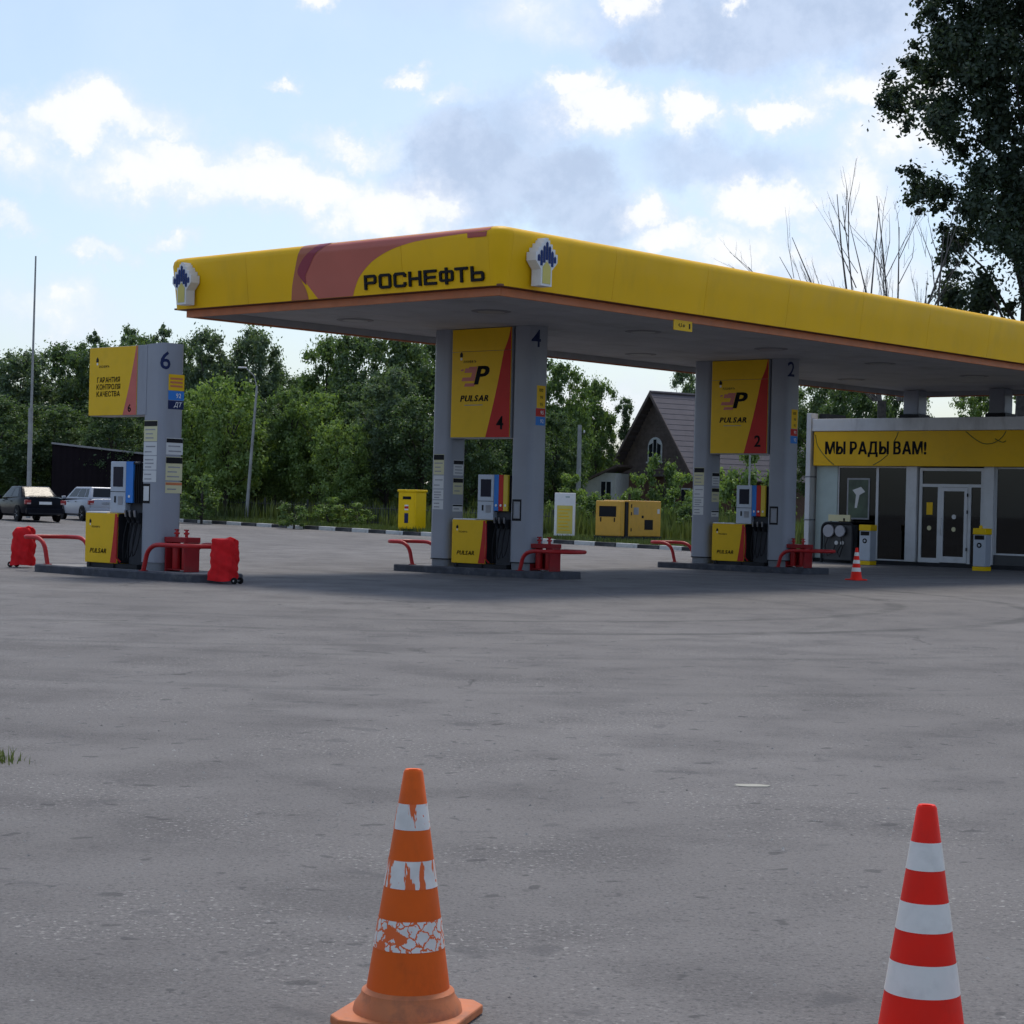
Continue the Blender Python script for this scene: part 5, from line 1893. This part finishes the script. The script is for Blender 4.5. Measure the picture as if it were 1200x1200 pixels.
def tree_meshes(seed, H, Rr, zb, ncl, nl, ls, mat, shape='round', clr=(.55, 1.1)):
    """returns (trunk mesh, crown mesh) of a tree of height H standing at the origin"""
    rgen = np.random.default_rng(seed)
    cs = []
    zc, hz = (H + zb) / 2, (H - zb) / 2
    while len(cs) < ncl:
        p = rgen.uniform(-1, 1, 3)
        r = np.linalg.norm(p)
        if r > 1 or (r < .5 and rgen.random() < .5):
            continue
        z = zc + p[2] * hz * .96
        u = (z - zb) / (H - zb)
        if shape == 'round':
            w = 1.0
        elif shape == 'spire':
            w = max(.12, 1.25 * (1 - u) ** .8 + .05)
        elif shape == 'bush':
            w = 1.15 - .45 * u
        else:
            w = 1
        cs.append((p[0] * Rr * w, p[1] * Rr * w, z))
    cs = np.array(cs)
    # spikes on top make the outline uneven
    for _ in range(max(4, ncl // 9)):
        a = rgen.uniform(0, 6.28)
        q = rgen.uniform(.1, .8)
        cs = np.vstack([cs, [[np.cos(a) * Rr * q, np.sin(a) * Rr * q, H * (1 - .16 * q * q) + rgen.uniform(-.2, .5)]]])
    rad = rgen.uniform(clr[0], clr[1], len(cs)) * Rr * .25
    k = rgen.integers(0, len(cs), nl)
    d = rgen.normal(size=(nl, 3))
    d /= np.linalg.norm(d, axis=1, keepdims=True)
    rr = np.abs(rgen.normal(size=nl)) * .62
    stretch = np.array([1, 1, .85])
    C = cs[k] + d * stretch * (rad[k] * rr)[:, None]
    # droop stray twigs
    stray = rgen.random(nl) < .04
    C[stray] += rgen.normal(size=(stray.sum(), 3)) * Rr * .05
    N_ = d + rgen.normal(size=(nl, 3)) * .75 + np.array([0, 0, .35])
    N_ /= np.linalg.norm(N_, axis=1, keepdims=True)
    crown = quads_mesh('crown', C, N_, ls * rgen.uniform(.6, 1.35, nl), mat, rgen)
    mb = MB()
    tr = H * .018 + .03
    mb.tube([(0, 0, -.3), (.05, .02, zb * .6 + .3), (rgen.uniform(-.2, .2), rgen.uniform(-.2, .2), (zb + H) / 2), (0, 0, H * .86)], [tr * 1.25, tr, tr * .6, tr * .15], 8)
    for i in range(14):
        c = cs[rgen.integers(0, len(cs))]
        z0 = max(zb * .5, min(c[2] * .6, H * .6))
        mb.tube([(0, 0, z0), tuple(np.array([c[0] * .5, c[1] * .5, z0 * .45 + c[2] * .55])), tuple(c)], [tr * .5, tr * .3, tr * .08], 5)
    trunk = mb.mesh('trunk', 0, True)
    trunk.materials.append(BARK)
    return trunk, crown


VAR = {
    'dark': [tree_meshes(11, 10, 3.3, 1.6, 150, 36000, .115, LEAF_DARK), tree_meshes(12, 10, 3.0, 1.2, 140, 36000, .115, LEAF_DARK)],
    'blue': [tree_meshes(13, 10, 3.2, 1.8, 150, 36000, .115, LEAF_BLUE), tree_meshes(14, 10, 2.8, 1.0, 140, 36000, .115, LEAF_BLUE)],
    'mid': [tree_meshes(15, 10, 3.0, .8, 140, 36000, .12, LEAF_MID, 'bush'), tree_meshes(16, 10, 3.2, 1.2, 140, 36000, .12, LEAF_MID)],
    'light': [tree_meshes(17, 6, 2.3, .4, 110, 26000, .095, LEAF_LIGHT, 'bush'), tree_meshes(18, 6, 2.1, .5, 100, 26000, .095, LEAF_LIGHT)],
    'spire': [tree_meshes(19, 12, 1.7, 1.0, 130, 24000, .105, LEAF_DARK, 'spire'), tree_meshes(20, 12, 1.5, 1.0, 120, 24000, .105, LEAF_BLUE, 'spire')],
    'shrub': [tree_meshes(22, 2.2, 1.2, .1, 26, 7000, .075, LEAF_LIGHT, 'bush'), tree_meshes(23, 2.2, 1.2, .1, 26, 7000, .075, LEAF_MID, 'bush')],
}
HT = {'dark': 10, 'blue': 10, 'mid': 10, 'light': 6, 'spire': 12, 'shrub': 2.2}
WD = {'dark': 3.6, 'blue': 3.5, 'mid': 3.5, 'light': 2.6, 'spire': 1.9, 'shrub': 1.4}
cnt = {}


def tree(kind, px, D, ytop, half, label, group, name=None):
    """half: half width of the crown in photograph pixels"""
    p = sight(px, 600, D)
    g = gz(p.x, p.y)
    H = sight(px, ytop, D).z - g
    i = cnt.get(kind, 0)
    cnt[kind] = i + 1
    tm, cm = VAR[kind][i % 2]
    o = thing(name or {'shrub': 'shrub', 'spire': 'slender_tree', 'light': 'young_tree'}.get(kind, 'broadleaf_tree'), label, 'shrub' if kind == 'shrub' else 'tree', (p.x, p.y, g), rg.uniform(0, 6.28), group)
    sw = half / FPX * D / WD[kind]
    sz = H / (HT[kind] * 1.02)
    for nm, me in (('trunk', tm), ('crown', cm)):
        c = link(bpy.data.objects.new(nm, me), o)
        c.scale = (sw, sw, sz)
    return o


ORD = ['first', 'second', 'third', 'fourth', 'fifth', 'sixth', 'seventh', 'eighth', 'ninth', 'tenth', 'eleventh', 'twelfth', 'thirteenth', 'fourteenth', 'fifteenth', 'sixteenth',
       'seventeenth', 'eighteenth', 'nineteenth', 'twentieth', 'twenty-first', 'twenty-second', 'twenty-third', 'twenty-fourth', 'twenty-fifth', 'twenty-sixth', 'twenty-seventh', 'twenty-eighth']
KN = {'dark': 'dark green broadleaf tree', 'blue': 'bluish green broadleaf tree', 'mid': 'mid green broadleaf tree', 'light': 'bright green young tree', 'spire': 'slender spiky tree'}
back = [('dark', -25, 112, 424, 62), ('blue', 20, 110, 420, 60), ('dark', 66, 114, 412, 50), ('spire', 88, 116, 404, 24), ('dark', 112, 112, 412, 52), ('spire', 106, 118, 392, 22), ('spire', 150, 116, 386, 24), ('dark', 158, 110, 404, 55),
        ('spire', 186, 116, 384, 22), ('dark', 205, 108, 408, 52), ('blue', 245, 106, 397, 52), ('blue', 292, 107, 394, 50), ('dark', 322, 110, 440, 38), ('dark', 352, 112, 446, 34), ('mid', 378, 106, 404, 46), ('dark', 420, 104, 396, 60),
        ('dark', 468, 102, 392, 60), ('dark', 512, 104, 396, 60), ('dark', 560, 108, 408, 55), ('dark', 610, 108, 418, 52), ('mid', 657, 106, 434, 40), ('mid', 697, 112, 452, 32), ('spire', 730, 118, 468, 18), ('blue', 802, 135, 436, 34), ('blue', 850, 130, 444, 42),
        ('mid', 905, 120, 452, 46), ('dark', 965, 110, 448, 52)]
for i, (k, px, D, yt, hw) in enumerate(sorted(back, key=lambda t: t[1])):
    tree(k, px, D, yt, hw, '%s, %s from the left in the back tree row' % (KN[k], ORD[i]), 'back row of trees beyond the verge')
front = [('dark', -10, 98, 470, 60), ('dark', 62, 100, 480, 56), ('dark', 130, 98, 470, 50), ('light', 228, 93, 466, 46), ('light', 264, 91, 452, 56), ('dark', 300, 95, 478, 44), ('mid', 338, 93, 462, 40), ('light', 372, 92, 470, 50),
         ('dark', 412, 92, 458, 52), ('light', 398, 88, 500, 42), ('blue', 452, 90, 440, 56), ('dark', 492, 88, 470, 54), ('dark', 545, 90, 470, 50), ('dark', 600, 96, 480, 48), ('dark', 650, 98, 490, 40)]
for i, (k, px, D, yt, hw) in enumerate(sorted(front, key=lambda t: t[1])):
    tree(k, px, D, yt, hw, '%s, %s from the left in the front tree row' % (KN[k], ORD[i]), 'front row of trees beyond the verge')
shr = [(668, 92, 566, 30, 'dark leafy shrub under the utility pole'), (698, 90, 580, 30, 'leafy shrub behind the information board'), (742, 92, 566, 26, 'bright shrub before the corner of the white annex'),
       (776, 98, 540, 28, 'tall shrub climbing in front of the timber house'), (798, 88, 566, 32, 'shrub right of the generator'), (812, 84, 590, 26, 'low shrub beside the left column of portal 2'),
       (868, 84, 540, 40, 'tall shrub seen through portal 2'), (905, 82, 555, 34, 'shrub seen right of the dispenser of portal 2'), (835, 96, 560, 30, 'shrub hidden behind the left column of portal 2'),
       (344, 82, 592, 24, 'yellow green shrub at the fence right of the leaning pole'), (385, 84, 588, 26, 'low shrub at the fence among weeds'), (236, 86, 560, 30, 'shrub beside pillar 6 in front of the trees'), (420, 83, 594, 22, 'small shrub at the fence left of the yellow cabinet')]
for (px, D, yt, hw, lab) in shr:
    tree('shrub', px, D, yt, hw, lab, 'shrubs along the verge')
# trees glimpsed over the shop roof
tree('mid', 1145, 96, 462, 40, 'green tree glimpsed over the shop roof between stub columns', 'trees behind the shop')
tree('mid', 1215, 92, 452, 46, 'green tree at the right edge over the shop roof', 'trees behind the shop')

tree('dark', 1000, 99, 436, 46, 'dark tree glimpsed in the gap above the left end of the shop', 'trees behind the shop')
tree('dark', 1056, 101, 440, 40, 'dark tree glimpsed above the shop beside the first stub column', 'trees behind the shop')

# far growth that closes the view under the crowns
def undergrowth():
    rgen = np.random.default_rng(41)
    n = 60000
    px = rgen.uniform(-160, 1120, n)
    D = rgen.uniform(118, 128, n)
    hmax = 4.6 + 1.6 * np.sin(px * .021) + 1.2 * np.sin(px * .057 + 1)
    hmax = np.where(px > 700, hmax * .75, hmax)
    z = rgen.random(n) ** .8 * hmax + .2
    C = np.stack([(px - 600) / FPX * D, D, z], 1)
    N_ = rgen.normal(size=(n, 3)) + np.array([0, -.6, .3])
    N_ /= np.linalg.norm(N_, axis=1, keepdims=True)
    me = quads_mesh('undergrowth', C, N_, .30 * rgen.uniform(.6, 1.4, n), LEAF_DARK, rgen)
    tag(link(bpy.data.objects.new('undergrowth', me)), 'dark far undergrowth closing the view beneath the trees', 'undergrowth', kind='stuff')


undergrowth()

# the great tree at the right
def big_tree():
    D = 86
    p = sight(1195, 600, D)
    o = thing('great_tree', 'huge dark green tree towering over the canopy at the right edge', 'tree', (p.x, p.y, 0))
    rgen = np.random.default_rng(77)
    s = D / FPX
    cs, rad = [], []

    def at(px, py, dy=0):
        q = sight(px, py, D)
        return np.array([q.x - p.x, dy, q.z])
    lim = [(-60, 1100), (0, 1082), (40, 1088), (80, 1062), (110, 1052), (140, 1056), (180, 1062), (215, 1072), (250, 1110), (300, 1115), (345, 1120), (372, 1180)]
    while len(cs) < 760:
        py = rgen.uniform(-160, 372)
        e = np.interp(py, [a for a, b in lim], [b for a, b in lim])
        px = rgen.uniform(e + 8, 1480)
        if py > 310 and rgen.random() < .35: continue
        if py > 215 and px < e + 60 and rgen.random() < .25: continue
        cs.append(at(px, py, rgen.normal() * 2.6))
        rad.append(rgen.uniform(.45, .95))
    # outlying sprays along the outline
    for (a, b) in ((1048, 95), (1038, 118), (1070, 60), (1062, 150), (1080, 20), (1064, 196), (1078, 232), (1096, 246), (1112, 268), (1120, 320), (1128, 352), (1150, 366), (1185, 360), (1052, 108), (1082, 8), (1104, 300), (1090, 212)):
        for _ in range(3):
            cs.append(at(a + rgen.normal() * 6, b + rgen.normal() * 6, rgen.normal() * .8))
            rad.append(rgen.uniform(.22, .42))
    cs, rad = np.array(cs), np.array(rad)
    nl = 320000
    k = rgen.choice(len(cs), nl, p=rad ** 2 / (rad ** 2).sum())
    d = rgen.normal(size=(nl, 3)); d /= np.linalg.norm(d, axis=1, keepdims=True)
    C = cs[k] + d * (rad[k] * np.abs(rgen.normal(size=nl)) * .62)[:, None]
    N_ = d + rgen.normal(size=(nl, 3)) * .8 + np.array([0, 0, .3]); N_ /= np.linalg.norm(N_, axis=1, keepdims=True)
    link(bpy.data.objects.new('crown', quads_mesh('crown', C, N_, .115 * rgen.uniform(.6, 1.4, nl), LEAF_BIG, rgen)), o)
    mb = MB()
    mb.tube([(0, 0, -.3), (.1, 0, 5), (.2, 0, 12), (.6, 0, 20)], [.55, .45, .34, .15], 10)
    for i in range(46):
        c = cs[rgen.integers(0, len(cs))]
        z0 = min(c[2] * .65, 15)
        mb.tube([(.1, 0, z0), (c[0] * .5, c[1] * .5, z0 * .35 + c[2] * .65), tuple(c)], [.09, .05, .015], 5)
    tr = mb.mesh('trunk', 0, True)
    tr.materials.append(BARK)
    link(bpy.data.objects.new('trunk', tr), o)


big_tree()


def bare_tree(base_px, D, stems, label, seed, thick=.10):
    rr = random.Random(seed)
    p = sight(base_px, 600, D)
    o = thing('bare_tree', label, 'dead tree', (p.x, p.y, 0), 0, 'leafless trees behind the canopy')
    tk = MB()
    zt = sight(base_px, 470, D).z
    tk.tube([(0, 0, -.2), (.05, 0, zt * .5), (0, 0, zt)], [thick * 2.6, thick * 2.2, thick * 1.9], 9)
    tk.build('trunk', BARK, o, smooth=True)
    br = MB()

    def grow(a, b, r, depth):
        mid = (a + b) / 2 + Vector((rr.gauss(0, .04), rr.gauss(0, .04), 0)) * (b - a).length
        pts = [a, (a + mid) / 2, mid, (mid + b) / 2 + Vector((rr.gauss(0, .02), 0, 0)), b]
        br.tube(pts, [r, r * .85, r * .68, r * .5, r * .22], 5 if depth > 1 else 4)
        if depth <= 0: return
        for _ in range((0, 2, 3, 4)[depth]):
            t = rr.uniform(.25, .9)
            s0 = a.lerp(b, t)
            L = (b - a).length * rr.uniform(.22, .45)
            d = (b - a).normalized()
            d = (d + Vector((rr.gauss(0, .28), rr.gauss(0, .28), rr.uniform(.05, .3)))).normalized()
            grow(s0, s0 + d * L, r * .42 * (1.1 - t * .4), depth - 1)
    for (x0, y0, x1, y1, r) in stems:
        a, b = sight(x0, y0, D), sight(x1, y1, D)
        a, b = a - Vector((p.x, p.y, 0)), b - Vector((p.x, p.y, 0))
        a.y, b.y = 0, rr.gauss(0, 1.0)
        grow(a, b, r * .046, 3)
    br.build('branches', DEADW, o, smooth=True)


bare_tree(1030, 82, [(1030, 470, 975, 233, 1.5), (1030, 470, 985, 243, 1.2), (1028, 470, 930, 276, 1.3), (1028, 470, 950, 327, 1.0), (1030, 470, 1000, 255, 1.1), (1026, 470, 912, 302, 1.0), (1024, 470, 875, 314, 1.2), (1032, 470, 1035, 234, 1.3)],
          'leafless tree fanning thin grey branches above the middle of the canopy', 5)
bare_tree(1062, 80, [(1052, 470, 1022, 234, 1.2), (1052, 470, 1062, 260, 1.3), (1054, 470, 1040, 285, 1.0), (1056, 470, 1052, 327, .9), (1062, 470, 1118, 264, 1.7), (1062, 470, 1106, 272, 1.6), (1064, 470, 1090, 327, 1.0), (1058, 470, 1078, 352, .9)],
          'leafless tree with upright grey stems just left of the great tree', 9)

# ------------------------------------------------------------------ loose bits on the asphalt
rb = random.Random(31)
peb = MB()
for i in range(900):
    if i < 700:
        X, Y = rb.uniform(-3.2, 3.4), 4.6 + 9 * rb.random() ** 1.6
    else:
        X, Y = rb.uniform(-7, 8), rb.uniform(9, 24)
    r = rb.uniform(.003, .008) * (1 + .04 * Y)
    zz = gz(X, Y)
    vs = [(X + r * rb.uniform(.6, 1.2), Y, zz), (X, Y + r * rb.uniform(.6, 1.2), zz), (X - r * rb.uniform(.6, 1.2), Y, zz), (X, Y - r * rb.uniform(.6, 1.2), zz), (X, Y, zz + r * rb.uniform(.5, .9))]
    peb.add(vs, [(0, 1, 4), (1, 2, 4), (2, 3, 4), (3, 0, 4)])
tag(peb.build('loose_grit', pm('grit', (.24, .235, .225), .9, var=.5, vscale=9)), 'loose grit scattered on the asphalt', 'grit', kind='stuff')
p = spot(881, 921)
sl = MB().prism([(-.10, -.03), (-.03, -.055), (.08, -.04), (.11, .01), (.03, .05), (-.08, .035)], .001, .004, 'z').build('paper_scrap', pm('scrap', (.36, .35, .30), .9), None)
sl.location = p
tag(sl, 'flat pale scrap lying on the asphalt left of the red cone', 'scrap')
# grass tuft and broken concrete at the left edge
p = spot(-14, 893)
rg = random.Random(5)
tuft = blades('grass_tuft', [(p.x + rg.gauss(0, .07), p.y + rg.gauss(0, .12), p.z - .01) for _ in range(260)], .03, .11, .008, WEEDM, 7, 'small grass tuft at the left edge of the asphalt', .6)
